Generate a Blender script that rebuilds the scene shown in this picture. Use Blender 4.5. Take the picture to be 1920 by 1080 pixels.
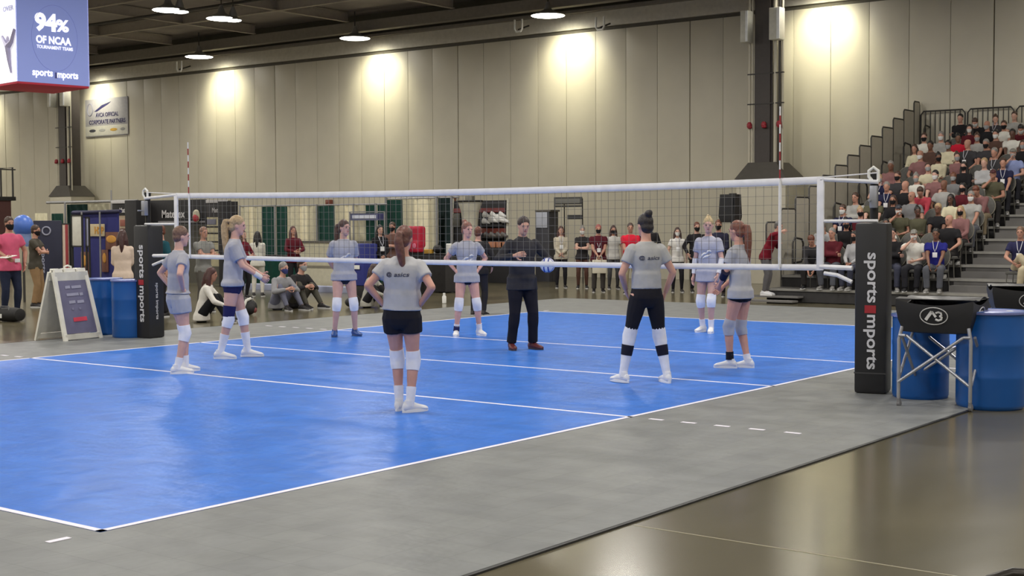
import bpy, bmesh, math, random
from math import sin, cos, pi, radians as R, sqrt, atan2
from mathutils import Vector as V, Matrix as M
random.seed(7)
SC = bpy.context.scene
for o in list(bpy.data.objects): bpy.data.objects.remove(o)
COL = SC.collection

# ------------------------------------------------------------------ camera
CAM = V((6.95, -4.97, 1.88)); YAW, PIT, ROLL, FPX = -.6526, -.0481, -.0043, 2550.
FW = V((sin(YAW)*cos(PIT), cos(YAW)*cos(PIT), sin(PIT)))
_r = V((cos(YAW), -sin(YAW), 0)); _u = _r.cross(FW)
RT = _r*cos(ROLL) + _u*sin(ROLL); UP = -_r*sin(ROLL) + _u*cos(ROLL)
cd = bpy.data.cameras.new('camera'); cam = bpy.data.objects.new('camera', cd); COL.objects.link(cam)
cd.sensor_width = 36; cd.lens = 36*FPX/1920; cd.clip_end = 300; cd.clip_start = .05
cam.matrix_world = M(((RT.x, UP.x, -FW.x, CAM.x), (RT.y, UP.y, -FW.y, CAM.y), (RT.z, UP.z, -FW.z, CAM.z), (0, 0, 0, 1)))
SC.camera = cam
# survey helpers: from a sight line of the photograph to a point on the floor / a plane / at a distance
def ray(x, y): return FW + RT*(x-960)/FPX - UP*(y-540)/FPX
def G(x, y, z=0.): d = ray(x, y); return CAM + d*((z-CAM.z)/d.z)
def GY(x, y, Y): d = ray(x, y); return CAM + d*((Y-CAM.y)/d.y)
def AT(x, y, dep): return CAM + ray(x, y)*dep
def PJ(p):
    d = V(p)-CAM; z = d.dot(FW); return 960+FPX*d.dot(RT)/z, 540-FPX*d.dot(UP)/z

# ------------------------------------------------------------------ world, exposure, hall lighting
w = bpy.data.worlds.new('world'); SC.world = w; w.use_nodes = True
w.node_tree.nodes['Background'].inputs[0].default_value = (.9, .9, 1, 1)
w.node_tree.nodes['Background'].inputs[1].default_value = .05
SC.view_settings.view_transform = 'Standard'; SC.view_settings.look = 'None'
SC.view_settings.exposure = 0.0; SC.view_settings.gamma = 1; SC.view_settings.use_curve_mapping = False
LAMP_COL = (1.0, .955, .87)
WASH_W, BAY_W = 215, 350
LX = [6.8-8.9*i for i in range(-2, 9)]          # the lamp grid of the hall
LY = [-21, -12.2, -3.4, 5.4, 14.2, 23.0]
def area(name, loc, watt, size, col=LAMP_COL):
    l = bpy.data.lights.new(name, 'AREA'); l.shape = 'DISK'; l.size = size; l.energy = watt; l.color = col
    o = bpy.data.objects.new(name, l); o.location = loc; COL.objects.link(o); return o
def spot(name, loc, tgt, watt, ang, blend, rad, col=LAMP_COL):
    l = bpy.data.lights.new(name, 'SPOT'); l.energy = watt; l.spot_size = R(ang); l.spot_blend = blend
    l.shadow_soft_size = rad; l.color = col
    o = bpy.data.objects.new(name, l); o.location = loc
    o.rotation_euler = (V(tgt)-V(loc)).to_track_quat('-Z', 'Y').to_euler(); COL.objects.link(o); return o
for lx in LX:
    for ly in LY:
        area('hall_lamp', (lx, ly, 8.7), BAY_W*(.88 if ly < 10 else 1.06), 1.1)

# ------------------------------------------------------------------ materials (procedural)
MATS = {}
def lin(c): return tuple(((v/255)/12.92 if v/255 <= .04045 else (((v/255)+.055)/1.055)**2.4) for v in c) + (1,)
def mat(name, rgb, rough=.7, metal=0., noise=.06, scale=8., bump=0., emit=0., spec=.5, sheen=0.):
    if name in MATS: return MATS[name]
    m = bpy.data.materials.new(name); m.use_nodes = True; nt = m.node_tree; b = nt.nodes['Principled BSDF']
    c = lin(rgb); b.inputs['Base Color'].default_value = c
    b.inputs['Roughness'].default_value = rough; b.inputs['Metallic'].default_value = metal
    b.inputs['Specular IOR Level'].default_value = spec
    m.diffuse_color = c
    if noise > 0 or bump > 0:
        tc = nt.nodes.new('ShaderNodeTexCoord'); n = nt.nodes.new('ShaderNodeTexNoise'); n.inputs['Scale'].default_value = scale
        nt.links.new(tc.outputs['Object'], n.inputs['Vector'])
        if noise > 0:
            mr = nt.nodes.new('ShaderNodeMapRange'); mr.inputs['From Min'].default_value = .3; mr.inputs['From Max'].default_value = .7
            mr.inputs['To Min'].default_value = 1-noise; mr.inputs['To Max'].default_value = 1+noise
            mx = nt.nodes.new('ShaderNodeVectorMath'); mx.operation = 'SCALE'; mx.inputs[0].default_value = c[:3]
            nt.links.new(n.outputs['Fac'], mr.inputs['Value']); nt.links.new(mr.outputs['Result'], mx.inputs['Scale'])
            nt.links.new(mx.outputs['Vector'], b.inputs['Base Color'])
        if bump > 0:
            bp = nt.nodes.new('ShaderNodeBump'); bp.inputs['Strength'].default_value = bump; bp.inputs['Distance'].default_value = .02
            nt.links.new(n.outputs['Fac'], bp.inputs['Height']); nt.links.new(bp.outputs['Normal'], b.inputs['Normal'])
    if emit > 0:
        b.inputs['Emission Color'].default_value = c; b.inputs['Emission Strength'].default_value = emit
    MATS[name] = m; return m
def cm(rgb, kind='cloth'):   # colour -> cached cloth / skin / hair material
    k = '%s_%d_%d_%d' % ((kind,)+tuple(rgb))
    if kind == 'skin': return mat(k, rgb, .55, noise=.04, scale=14)
    if kind == 'hair': return mat(k, rgb, .5, noise=.25, scale=40, bump=.3)
    if kind == 'shoe': return mat(k, rgb, .5, noise=.04)
    return mat(k, rgb, .85, noise=.07, scale=9, bump=.35, spec=.25)

# ------------------------------------------------------------------ mesh building
class MB:
    def __init__(s): s.v = []; s.f = []
    def add(s, vs, fs):
        n = len(s.v); s.v += [V(x) for x in vs]; s.f += [[i+n for i in f] for f in fs]; return s
    def join(s, o): return s.add(o.v, o.f)
    def shift(s, d):
        d = V(d); s.v = [x+d for x in s.v]; return s
    def xf(s, m): s.v = [m @ x for x in s.v]; return s
    def box(s, x0, y0, z0, x1, y1, z1):
        return s.add([(x0,y0,z0),(x1,y0,z0),(x1,y1,z0),(x0,y1,z0),(x0,y0,z1),(x1,y0,z1),(x1,y1,z1),(x0,y1,z1)],
                     [(0,3,2,1),(4,5,6,7),(0,1,5,4),(1,2,6,5),(2,3,7,6),(3,0,4,7)])
    def rbox(s, x0, y0, z0, x1, y1, z1, b=.02):
        bm = bmesh.new(); t = MB().box(x0,y0,z0,x1,y1,z1); vs = [bm.verts.new(v) for v in t.v]
        for f in t.f: bm.faces.new([vs[i] for i in f])
        bmesh.ops.bevel(bm, geom=bm.edges[:], offset=b, segments=2, affect='EDGES', profile=.6)
        bm.verts.index_update(); s.add([v.co.copy() for v in bm.verts], [[v.index for v in f.verts] for f in bm.faces]); bm.free(); return s
    def bar(s, a, b, w, h=None, up=(0,0,1)):
        a, b = V(a), V(b); h = h or w; d = (b-a).normalized(); u = V(up)
        if abs(d.dot(u)) > .98: u = V((1,0,0))
        x = d.cross(u).normalized(); y = x.cross(d)
        P = [a-x*w/2-y*h/2, a+x*w/2-y*h/2, a+x*w/2+y*h/2, a-x*w/2+y*h/2]; Q = [p+(b-a) for p in P]
        return s.add(P+Q, [(0,3,2,1),(4,5,6,7),(0,1,5,4),(1,2,6,5),(2,3,7,6),(3,0,4,7)])
    def tube(s, pts, rad, n=8, xd=None):
        """loft of rings; rad: number, list of numbers or list of (rx, ry)"""
        pts = [V(p) for p in pts]; k = len(pts)
        if not isinstance(rad, (list, tuple)): rad = [rad]*k
        vs = []; ref = V(xd) if xd else None
        for i, p in enumerate(pts):
            d = (pts[min(i+1, k-1)]-pts[max(i-1, 0)]).normalized()
            if ref is None: ref = V((1,0,0)) if abs(d.x) < .9 else V((0,1,0))
            x = (ref-d*ref.dot(d)).normalized(); y = d.cross(x)
            if xd is None: ref = x
            r = rad[i]; rx, ry = r if isinstance(r, (list, tuple)) else (r, r)
            vs += [p + x*(rx*cos(2*pi*j/n)) + y*(ry*sin(2*pi*j/n)) for j in range(n)]
        fs = [(i*n+j, i*n+(j+1) % n, (i+1)*n+(j+1) % n, (i+1)*n+j) for i in range(k-1) for j in range(n)]
        fs += [tuple(range(n-1, -1, -1)), tuple(range((k-1)*n, k*n))]
        return s.add(vs, fs)
    def rings(s, secs, n=16):
        """secs: (centre, xdir, ydir, rx, ry)"""
        vs = []
        for c, x, y, rx, ry in secs:
            vs += [V(c) + x*(rx*cos(2*pi*j/n)) + y*(ry*sin(2*pi*j/n)) for j in range(n)]
        k = len(secs)
        fs = [(i*n+j, i*n+(j+1) % n, (i+1)*n+(j+1) % n, (i+1)*n+j) for i in range(k-1) for j in range(n)]
        fs += [tuple(range(n-1, -1, -1)), tuple(range((k-1)*n, k*n))]
        return s.add(vs, fs)
    def ell(s, c, r, m=None, nu=12, nv=8):
        c = V(c); vs = []; fs = []
        for i in range(1, nv):
            for j in range(nu):
                a = pi*i/nv; b = 2*pi*j/nu; p = V((r[0]*sin(a)*cos(b), r[1]*sin(a)*sin(b), r[2]*cos(a))); vs.append(c + (m @ p if m else p))
        top = len(vs); t = V((0,0,r[2])); vs += [c + (m @ t if m else t), c - (m @ t if m else t)]
        for i in range(nv-2):
            for j in range(nu): a = i*nu+j; b = i*nu+(j+1) % nu; fs.append((a, a+nu, b+nu, b))
        for j in range(nu): fs.append((top, j, (j+1) % nu)); fs.append((top+1, (nv-2)*nu+(j+1) % nu, (nv-2)*nu+j))
        return s.add(vs, fs)
    def lathe(s, prof, c=(0,0,0), n=24):
        return s.rings([((c[0], c[1], c[2]+z), V((1,0,0)), V((0,1,0)), r, r) for z, r in prof], n)
    def poly(s, pts, thick):
        """flat polygon (list of 3D points, ordered) given a thickness vector"""
        k = len(pts); t = V(thick); P = [V(p) for p in pts]
        return s.add(P+[p+t for p in P], [tuple(range(k-1, -1, -1)), tuple(range(k, 2*k))]+[(i, (i+1) % k, (i+1) % k+k, i+k) for i in range(k)])
    def mesh(s, name, smooth=True, ang=40):
        me = bpy.data.meshes.new(name); me.from_pydata([tuple(v) for v in s.v], [], s.f); me.validate()
        bm = bmesh.new(); bm.from_mesh(me); bmesh.ops.recalc_face_normals(bm, faces=bm.faces[:]); bm.to_mesh(me); bm.free()
        if smooth:
            me.shade_smooth(); me.set_sharp_from_angle(angle=R(ang))
        return me
def remeshed(mb, voxel, it=3):
    me = mb.mesh('tmp', False); o = bpy.data.objects.new('tmp', me); COL.objects.link(o)
    m = o.modifiers.new('r', 'REMESH'); m.mode = 'VOXEL'; m.voxel_size = voxel; m.use_smooth_shade = True
    if it: q = o.modifiers.new('s', 'SMOOTH'); q.factor = .5; q.iterations = it
    dg = bpy.context.evaluated_depsgraph_get(); dg.update()
    out = bpy.data.meshes.new_from_object(o.evaluated_get(dg)); bpy.data.objects.remove(o); bpy.data.meshes.remove(me)
    out.shade_smooth(); return out
def obj(name, me, m=None, parent=None):
    if isinstance(me, MB): me = me.mesh(name)
    me.name = name
    o = bpy.data.objects.new(name, me); COL.objects.link(o)
    if m: me.materials.clear(); me.materials.append(m)
    if parent: o.parent = parent
    return o
LABELS = {}
def tag(o, label, cat, group=None, kind=None):
    o['label'] = label; o['category'] = cat
    if group: o['group'] = group
    if kind: o['kind'] = kind
    n = len(label.split())
    if n > 16 or n < 4: print('LABELLEN', n, label)
    if label in LABELS: print('DUPLABEL', label)
    LABELS[label] = o; return o
def thing(name, label, cat, loc=(0,0,0), rz=0, group=None):
    o = bpy.data.objects.new(name, None); COL.objects.link(o); o.location = loc; o.rotation_euler = (0,0,rz)
    o.empty_display_size = .1
    return tag(o, label, cat, group)
def struct(name, mb, m):
    o = obj(name, mb, m); o['kind'] = 'structure'; return o
def wpart(name, mb, m, root):       # a part given in world coordinates under an unrotated root
    return obj(name, mb.shift(-V(root.location)), m, root)
def dup(root, loc, rz, label, group=None):
    r = root.copy(); COL.objects.link(r); r.location = loc; r.rotation_euler = (0,0,rz)
    tag(r, label, root['category'], group or root.get('group'))
    for ch in root.children:
        c = ch.copy(); COL.objects.link(c); c.parent = r
        for g in ch.children: d = g.copy(); COL.objects.link(d); d.parent = c
    return r
def ov(o, m):                      # per-object material on shared mesh data
    o.material_slots[0].link = 'OBJECT'; o.material_slots[0].material = m
_FC = {}
def text_mb(s, h, depth=.004, bold=0., width=None, shear=0.):
    k = (s, bold, shear)
    if k not in _FC:
        c = bpy.data.curves.new('t', 'FONT'); c.body = s; c.size = 1; c.offset = bold; c.extrude = 0; c.resolution_u = 3
        c.align_x = 'CENTER'; c.shear = shear
        o = bpy.data.objects.new('t', c); COL.objects.link(o); dg = bpy.context.evaluated_depsgraph_get(); dg.update()
        me = bpy.data.meshes.new_from_object(o.evaluated_get(dg)); bpy.data.objects.remove(o)
        _FC[k] = ([v.co.copy() for v in me.vertices], [list(p.vertices) for p in me.polygons])
    vs, fs = _FC[k]
    x0 = min(v.x for v in vs); x1 = max(v.x for v in vs); y0 = min(v.y for v in vs); y1 = max(v.y for v in vs)
    sy = h/(y1-y0); sx = width/(x1-x0) if width else sy
    P = [V(((v.x-(x0+x1)/2)*sx, (v.y-(y0+y1)/2)*sy, 0)) for v in vs]
    return P, fs
def text(name, s, c, right, up, h, m, parent=None, width=None, bold=.01, depth=.004, world_off=None, conform=None, shear=0.):
    """lettering on a surface; conform = (bvh tree) wraps it on the surface along the text normal"""
    P, fs = text_mb(s, h, depth, bold, width, shear); right = V(right).normalized(); up = V(up).normalized(); n = right.cross(up)
    c = V(c)-(V(world_off) if world_off else V((0,0,0))); out = []
    for p in P:
        q = c + right*p.x + up*p.y
        if conform:
            hit = conform.ray_cast(q + n*.4, -n, 1.0)
            if hit[0]: q = hit[0] + n*.002
        out.append(q)
    k = len(out); mb = MB()
    # shell: front face + thin side depth
    front = [q + n*depth for q in out]
    mb.add(front, fs)
    me = bpy.data.meshes.new(name); me.from_pydata([tuple(v) for v in mb.v], [], mb.f)
    o = obj(name, me, m, parent); 
    sm = o.modifiers.new('s', 'SOLIDIFY'); sm.thickness = depth; sm.offset = -1
    return o
# ------------------------------------------------------------------ people
def ik(a, t, l1, l2, pole):
    a, t, pole = V(a), V(t), V(pole); d = t-a; L = min(max(d.length, abs(l1-l2)+.01), l1+l2-.002); dn = d.normalized()
    x = (l1*l1-l2*l2+L*L)/(2*L); h = sqrt(max(0, l1*l1-x*x)); p = (pole-dn*pole.dot(dn)).normalized()
    return a+dn*x+p*h, a+dn*L
def lerp(a, b, t): return a+(b-a)*t
def prof(tab, t):
    for (t0, r0), (t1, r1) in zip(tab, tab[1:]):
        if t <= t1: return lerp(r0, r1, (t-t0)/(t1-t0))
    return tab[-1][1]
THIGH = [(0, .092), (.3, .089), (.7, .067), (1, .056)]
SHIN = [(0, .055), (.28, .058), (.65, .042), (1, .035)]
UARM = [(0, .052), (.35, .047), (1, .037)]
FARM = [(0, .038), (.25, .038), (1, .026)]
def seg(mb, a, b, tab, t0=0., t1=1., add=0., mul=1., n=12, k=6, flat=1.):
    ts = [lerp(t0, t1, i/(k-1)) for i in range(k)]
    mb.tube([a.lerp(b, t) for t in ts], [(prof(tab, t)*mul+add, (prof(tab, t)*mul+add)*flat) for t in ts], n)
def hand(mb, w, d, n, side, s, curl=.5):
    """palm, five separate fingers; w wrist, d finger direction, n palm normal (towards the curl), side = thumb side"""
    d = d.normalized(); n = (n-d*n.dot(d)).normalized(); x = d.cross(n)*side
    mb.rings([(w+d*q*s, x, n, a*s, b*s) for q, a, b in ((-.03, .024, .02), (0, .027, .02), (.03, .036, .019), (.07, .041, .017), (.092, .036, .013))], 10)
    for off, ln in ((-.031, .054), (-.010, .071), (.011, .076), (.032, .066)):
        p = w+d*.085*s+x*off*s; q = [p]; dd = d.copy()
        for i in range(3):
            dd = (dd+n*curl*(.35+.25*i)).normalized(); p = p+dd*(ln*s*(.42, .32, .26)[i]); q.append(p)
        mb.tube(q, [.0092*s, .0088*s, .008*s, .0062*s], 6)
    b0 = w+d*.02*s+x*.032*s; t1 = b0+(d*.6+x*.75+n*.2).normalized()*.042*s; t2 = t1+(d*.9+x*.25+n*.3*(.5+curl)).normalized()*.032*s
    mb.tube([b0, t1, t2], [.012*s, .0105*s, .008*s], 6)

def build_person(H=1.78, male=False, lean=0., twist=0., pelvis=.945, py=0., tilt=0., feetL=(-.12, 0, .12), feetR=(.12, 0, -.12),
                 hl=(-.27, .03, .0), hr=(.27, .03, .0), pl=(-1, -.6, -.2), pr=(1, -.6, -.2), dl=None, dr=None, curl=.5,
                 head=(0, 0, 0), voxel=.012, top='tee', bottom='shorts', hem=-.10, sleeve=.55, hair='pony', kp=None, sock=None, kneep=(0,1,.15),
                 heavy=0., shoes=True, extras=(), footz=(0., 0.), shirt_loose=.016, toes=(0,0), lift=0):
    """returns dict name -> (mesh, colour key); local frame: +Y forward, +X the person's right"""
    s = H/1.78; wm = 1.07 if male else 1.0; sh = (.195 if male else .172); P = V((0, py, pelvis)); out = {}
    Rt = M.Rotation(-lean, 3, 'X'); Rl = M.Rotation(tilt, 3, 'Y')
    def spine(h):
        if h <= 0: return P + V((0, 0, h))
        return P + Rl @ (Rt @ V((0, 0, h)))
    def frame(h):
        t = max(0, min(1, h/.5)); tw = M.Rotation(twist*t, 3, 'Z'); a = M.Rotation(-lean*min(1, max(0, h/.12)), 3, 'X')
        Q = Rl @ a @ tw if h > 0 else tw
        return Q @ V((1,0,0)), Q @ V((0,1,0))
    RC = Rl @ Rt @ M.Rotation(twist, 3, 'Z')
    hipw = 1.0 if not male else .95
    TOR = [(-.13, .085, .075), (-.08, .135, .105), (-.03, .165*hipw, .118), (.04, .165*hipw, .112), (.11, .142*wm, .098), (.19, .128*wm*(1.08 if male else 1), .090), (.27, .138*wm, .098),
           (.36, .158*wm, .112), (.44, .168*wm, .108), (.50, .160*wm, .088), (.545, .115*wm, .068), (.575, .066, .058)]
    TOR = [(h, a+heavy, b+heavy*1.5) for h, a, b in TOR]
    C = {'hipL': P+V((-.088, 0, -.015)), 'hipR': P+V((.088, 0, -.015)), 'shL': spine(.5)+RC @ V((-sh+.015, 0, -.01)), 'shR': spine(.5)+RC @ V((sh-.015, 0, -.01))}
    an = {}; kn = {}; el = {}; wr = {}
    for k, F, fz in (('L', feetL, footz[0]), ('R', feetR, footz[1])):
        a = V((F[0], F[1], .085+fz)); kn[k], an[k] = ik(C['hip'+k], a, .435, .425, V(kneep)+V((.12*(1 if k == 'R' else -1), 0, 0)))
    for k, h, p in (('L', hl, pl), ('R', hr, pr)):
        el[k], wr[k] = ik(C['sh'+k], P + (Rl @ (Rt @ V(h)) if lean > .5 else V(h)), .285, .25, p)
    hc = spine(.56); RH = Rl @ M.Rotation(-lean*.4, 3, 'X') @ M.Rotation(twist*.5+head[0], 3, 'Z') @ M.Rotation(-head[1], 3, 'X') @ M.Rotation(head[2], 3, 'Y')
    hb = hc + Rl @ (Rt @ V((0, .005, .055))); HC = hb + RH @ V((0, .02, .13))
    def hp(x, y, z): return HC + RH @ V((x, y, z))
    # body
    b = MB(); b.rings([(spine(h),)+frame(h)+(a, c) for h, a, c in TOR], 18)
    b.tube([spine(.54), hb, HC-RH @ V((0, .015, .02))], [.062*wm, .054*wm, .052*wm], 12)
    hx, hy = RH @ V((1,0,0)), RH @ V((0,1,0))
    b.rings([(hp(0, y, z), hx, hy, a, c) for z, a, c, y in ((-.118, .022, .02, .055), (-.105, .038, .036, .042), (-.08, .052, .055, .028), (-.045, .063, .076, .01), (0, .072, .09, 0), (.045, .075, .096, -.006), (.085, .064, .082, -.01), (.108, .042, .055, -.012), (.118, .015, .02, -.012))], 16)
    b.ell(hp(0, .093, -.018), (.0125, .017, .022)); b.ell(hp(0, .085, .02), (.05, .012, .012))
    for q in (-1, 1): b.ell(hp(q*.074, -.004, -.008), (.009, .018, .03))
    m = 1.08 if male else 1.
    for k in 'LR':
        q = 1 if k == 'R' else -1
        seg(b, C['hip'+k], kn[k], THIGH, mul=m); seg(b, kn[k], an[k], SHIN, mul=m); b.ell(kn[k], (.056*m, .056*m, .06)); b.ell(C['hip'+k]+V((q*.01, 0, 0)), (.088, .095, .09))
        seg(b, C['sh'+k], el[k], UARM, mul=m*1.02); seg(b, el[k], wr[k], FARM, mul=m); b.ell(C['sh'+k], (.058*m, .056*m, .058*m)); b.ell(el[k], (.038*m,)*3)
        b.tube([an[k]+V((0,0,.02)), V((an[k].x, an[k].y, an[k].z-.05))], [.036, .034], 10)
    me = remeshed(MB().join(b), voxel) if voxel else b.mesh('body')
    bm = bmesh.new(); bm.from_mesh(me); hm = MB()
    for k, dd in (('L', dl), ('R', dr)):
        q = 1 if k == 'R' else -1; d = V(dd[0]) if dd else (wr[k]-el[k]).normalized(); nn = V(dd[1]) if dd else V((-q, .1, 0))
        hand(hm, wr[k]+d.normalized()*.02, d, nn, -1 if (d.cross(nn).dot(V((0,1,0))) < 0) else 1, 1.0, curl)
    t = hm.mesh('h'); bm.from_mesh(t); bm.to_mesh(me); bm.free(); me.shade_smooth()
    out['body'] = me
    # top
    if top:
        c = MB(); L = shirt_loose
        hs = [hem+(.575-hem)*i/13 for i in range(14)]
        secs = []
        for h in hs:
            a = prof([(x[0], x[1]) for x in TOR], max(h, -.02)); d = prof([(x[0], x[2]) for x in TOR], max(h, -.02))
            if h < .25: a = max(a, .150*wm+heavy); d = max(d, .108+heavy)
            if h < .05: a = max(a, .186+heavy); d = max(d, .124+heavy)
            e = L + (.006 if h < .05 else 0) + max(0, -h-.02)*.1; 
            if h > .5: e = .012
            secs.append((spine(h),)+frame(h)+(a+e, d+e))
        c.rings(secs, 18)
        for k in 'LR':
            q = 1 if k == 'R' else -1
            if sleeve <= 0: continue
            n1 = min(1, sleeve); lo = .020 if sleeve < 1 else .012
            c.ell(C['sh'+k]+V((0, 0, .0)), (.066*m, .064*m, .066*m))
            ts = [n1*i/5 for i in range(6)]
            c.tube([C['sh'+k].lerp(el[k], t) for t in ts], [prof(UARM, t)*m+lo+(.012*t if sleeve < 1 else 0) for t in ts], 12)
            if sleeve > 1:
                n2 = sleeve-1; ts = [n2*i/5 for i in range(6)]
                c.ell(el[k], (.05*m,)*3); c.tube([el[k].lerp(wr[k], t) for t in ts], [prof(FARM, t)*m+.012 for t in ts], 12)
        if top == 'hood': c.ell(spine(.56)+RC @ V((0, -.05, 0)), (.11, .075, .06))
        if top == 'collar': c.tube([spine(.55), spine(.60)], [(.075, .07), (.066, .062)], 14)
        out['top'] = remeshed(c, max(.009, voxel or .012), 4)
    if bottom:
        c = MB(); c.rings([(spine(h),)+frame(h)+(a+.012, d+.012) for h, a, d in [(h, prof([(x[0], x[1]) for x in TOR], h), prof([(x[0], x[2]) for x in TOR], h)) for h in (-.13, -.09, -.03, .02, .06, .085)]], 16)
        tl, sl, ad = {'spandex': (.22, 0, .009), 'shorts': (.36, 0, .022), 'loose': (.42, 0, .030), 'micro': (.06, 0, .004), 'leggings': (1, .12, .008), 'trousers': (1, .97, .016), 'slim': (1, .97, .010)}[bottom]
        for k in 'LR':
            c.ell(C['hip'+k], (.088+ad, .098+ad*.6, .10)); seg(c, C['hip'+k], kn[k], THIGH, 0, tl, ad, m)
            if sl:
                c.ell(kn[k], (.056*m+ad,)*3)
                ts = [sl*i/6 for i in range(7)]
                c.tube([kn[k].lerp(an[k], t) for t in ts], [max(prof(SHIN, t)*m+ad, (.052+ad if bottom == 'trousers' else 0)) for t in ts], 12)
        out['bottom'] = remeshed(c, max(.009, voxel or .012), 3)
    for k, nm in (('L', 'left'), ('R', 'right')):
        F = feetL if k == 'L' else feetR; T = M.Translation(V((an[k].x, an[k].y, an[k].z-.085))) @ M.Rotation(F[2], 4, 'Z')
        if toes[0 if k == 'L' else 1]: T = T @ M.Rotation(-toes[0 if k == 'L' else 1], 4, 'X')
        if shoes:
            q = MB(); X, Z = V((1,0,0)), V((0,0,1))
            q.rings([(V((0, y, z)), X, Z, a, c) for y, a, c, z in ((-.085, .018, .022, .045), (-.07, .033, .043, .050), (-.02, .040, .052, .056), (.03, .042, .05, .052), (.08, .048, .038, .043), (.13, .050, .030, .036), (.175, .040, .023, .030), (.198, .018, .013, .026))], 12)
            q.tube([(0, -.015, .06), (0, -.012, .115)], [(.045, .055), (.04, .047)], 12)
            out['shoe_'+nm] = q.xf(T).mesh('shoe')
            q = MB(); n = 20; pts = []
            for i in range(n):
                a = 2*pi*i/n; yy = .057+.150*sin(a); w_ = (.050 if yy > .03 else .043)*cos(a); pts.append(V((w_, yy, 0)))
            q.poly(pts, (0, 0, .026)); out['sole_'+nm] = q.xf(T).mesh('sole')
    if kp:
        for k in 'LR':
            q = MB(); a = kn[k]-(kn[k]-C['hip'+k]).normalized()*.115; d_ = kn[k]+(an[k]-kn[k]).normalized()*.10
            a = kn[k]+(C['hip'+k]-kn[k]).normalized()*.10
            q.tube([a, a.lerp(kn[k], .5), kn[k]+V((0, .006, 0)), kn[k].lerp(d_, .5), d_], [.070*m, .074*m, .075*m, .072*m, .064*m], 14); out['kneepad_'+k] = q.mesh('kneepad')
    if sock:
        for k in 'LR':
            q = MB(); t0 = sock; a = kn[k].lerp(an[k], t0)
            q.tube([a, kn[k].lerp(an[k], (1+t0)/2), an[k]+V((0,0,.01)), an[k]+V((0,0,-.03))], [prof(SHIN, t0)+.009, prof(SHIN, (1+t0)/2)+.008, .043, .043], 12); out['sock_'+k] = q.mesh('sock')
    # hair
    c = MB()
    if hair == 'bald': c = None
    elif hair == 'cap':
        c.rings([(hp(0, -.012, z), hx, hy, a, d) for z, a, d in ((.03, .083, .106), (.07, .08, .10), (.105, .062, .078), (.13, .02, .03))], 16); c.rings([(hp(0, .09+y, .045-z), hx, RH @ V((0,0,1)), a, .006) for y, a, z in ((-.02, .07, 0), (.03, .062, .005), (.075, .03, .012))], 12)
    else:
        c.ell(hp(0, -.013, .042), (.083, .098, .094), RH, 16, 12)
        if hair != 'short' and hair != 'brush': c.ell(hp(0, -.052, -.02), (.074, .06, .07), RH, 12, 10)
        elif hair == 'short': c.ell(hp(0, -.045, -.015), (.076, .062, .065), RH, 12, 10)
        if hair == 'pony' or hair == 'longpony':
            L = .30 if hair == 'pony' else .44
            p0 = hp(0, -.115, .055); ps = [p0, hp(0, -.155, .045), hp(0, -.165, -.02)]; last = ps[-1]
            ps += [last+V((0, -.005*i, -L*i/4)) + RH @ V((.01*i, .012*i, 0)) for i in range(1, 5)]
            c.tube(ps, [.024, .036, .044, .047, .042, .031, .010], 12)
        if hair == 'bun': c.ell(hp(0, -.075, .125), (.045, .045, .042), RH, 12, 8); c.ell(hp(.01, -.09, .14), (.03, .03, .03), RH)
        if hair == 'long':
            for q in (-1, 0, 1):
                yb_ = -.095+.07*abs(q); a = hp(q*.055, yb_, .02); c.tube([a, hp(q*.072, yb_-.01, -.08), hp(q*.078, yb_-.03+.03*abs(q), -.20), hp(q*.07, yb_-.035+.04*abs(q), -.34)], [.042, .05, .046, .02], 10)
    if c: out['hair'] = remeshed(c, max(.010, (voxel or .012)), 2)
    # face
    for q, k in ((-1, 'L'), (1, 'R')):
        e = MB(); e.ell(hp(q*.031, .078, .004), (.0135, .010, .0075), RH, 10, 6); out['eye_'+k] = e.mesh('eye')
        e = MB(); e.ell(hp(q*.032, .088, .023), (.018, .008, .004), RH, 8, 6); out['brow_'+k] = e.mesh('eyebrow')
    e = MB(); e.ell(hp(0, .083, -.058), (.022, .009, .007), RH, 10, 6); out['mouth'] = e.mesh('mouth')
    e = MB(); e.rings([(hp(0, y, z), hx, hy, a, d) for z, a, d, y in ((-.112, .035, .03, .052), (-.09, .053, .055, .036), (-.05, .067, .083, .014), (-.018, .071, .095, .006), (-.01, .066, .09, .006))], 16); out['mask'] = e.mesh('mask')
    info = dict(C=C, kn=kn, an=an, el=el, wr=wr, hc=HC, RH=RH, P=P, s=s, spine=spine, frame=frame)
    for nm in list(out):
        me = out[nm]; me.transform(M.Scale(s, 4))
    return out, info
NAMES = {'body': 'body', 'top': 'shirt', 'bottom': 'shorts', 'shoe_left': 'shoe', 'shoe_right': 'shoe', 'sole_left': 'sole', 'sole_right': 'sole', 'kneepad_L': 'kneepad', 'kneepad_R': 'kneepad',
         'sock_L': 'sock', 'sock_R': 'sock', 'hair': 'hair', 'eye_L': 'eye', 'eye_R': 'eye', 'brow_L': 'eyebrow', 'brow_R': 'eyebrow', 'mouth': 'mouth', 'mask': 'face_mask'}
def facing(P, deg):
    """world rotation about Z so that local +Y looks: 0 to the camera, 90 to the right of the view, 180 away, -90 left"""
    d = (CAM-V(P)); d.z = 0; d.normalize(); r = V((-d.y, d.x, 0)); r = r if r.dot(RT) > 0 else -r
    f = d*cos(R(deg)) + r*sin(R(deg)); return atan2(f.y, f.x)-pi/2
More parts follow.
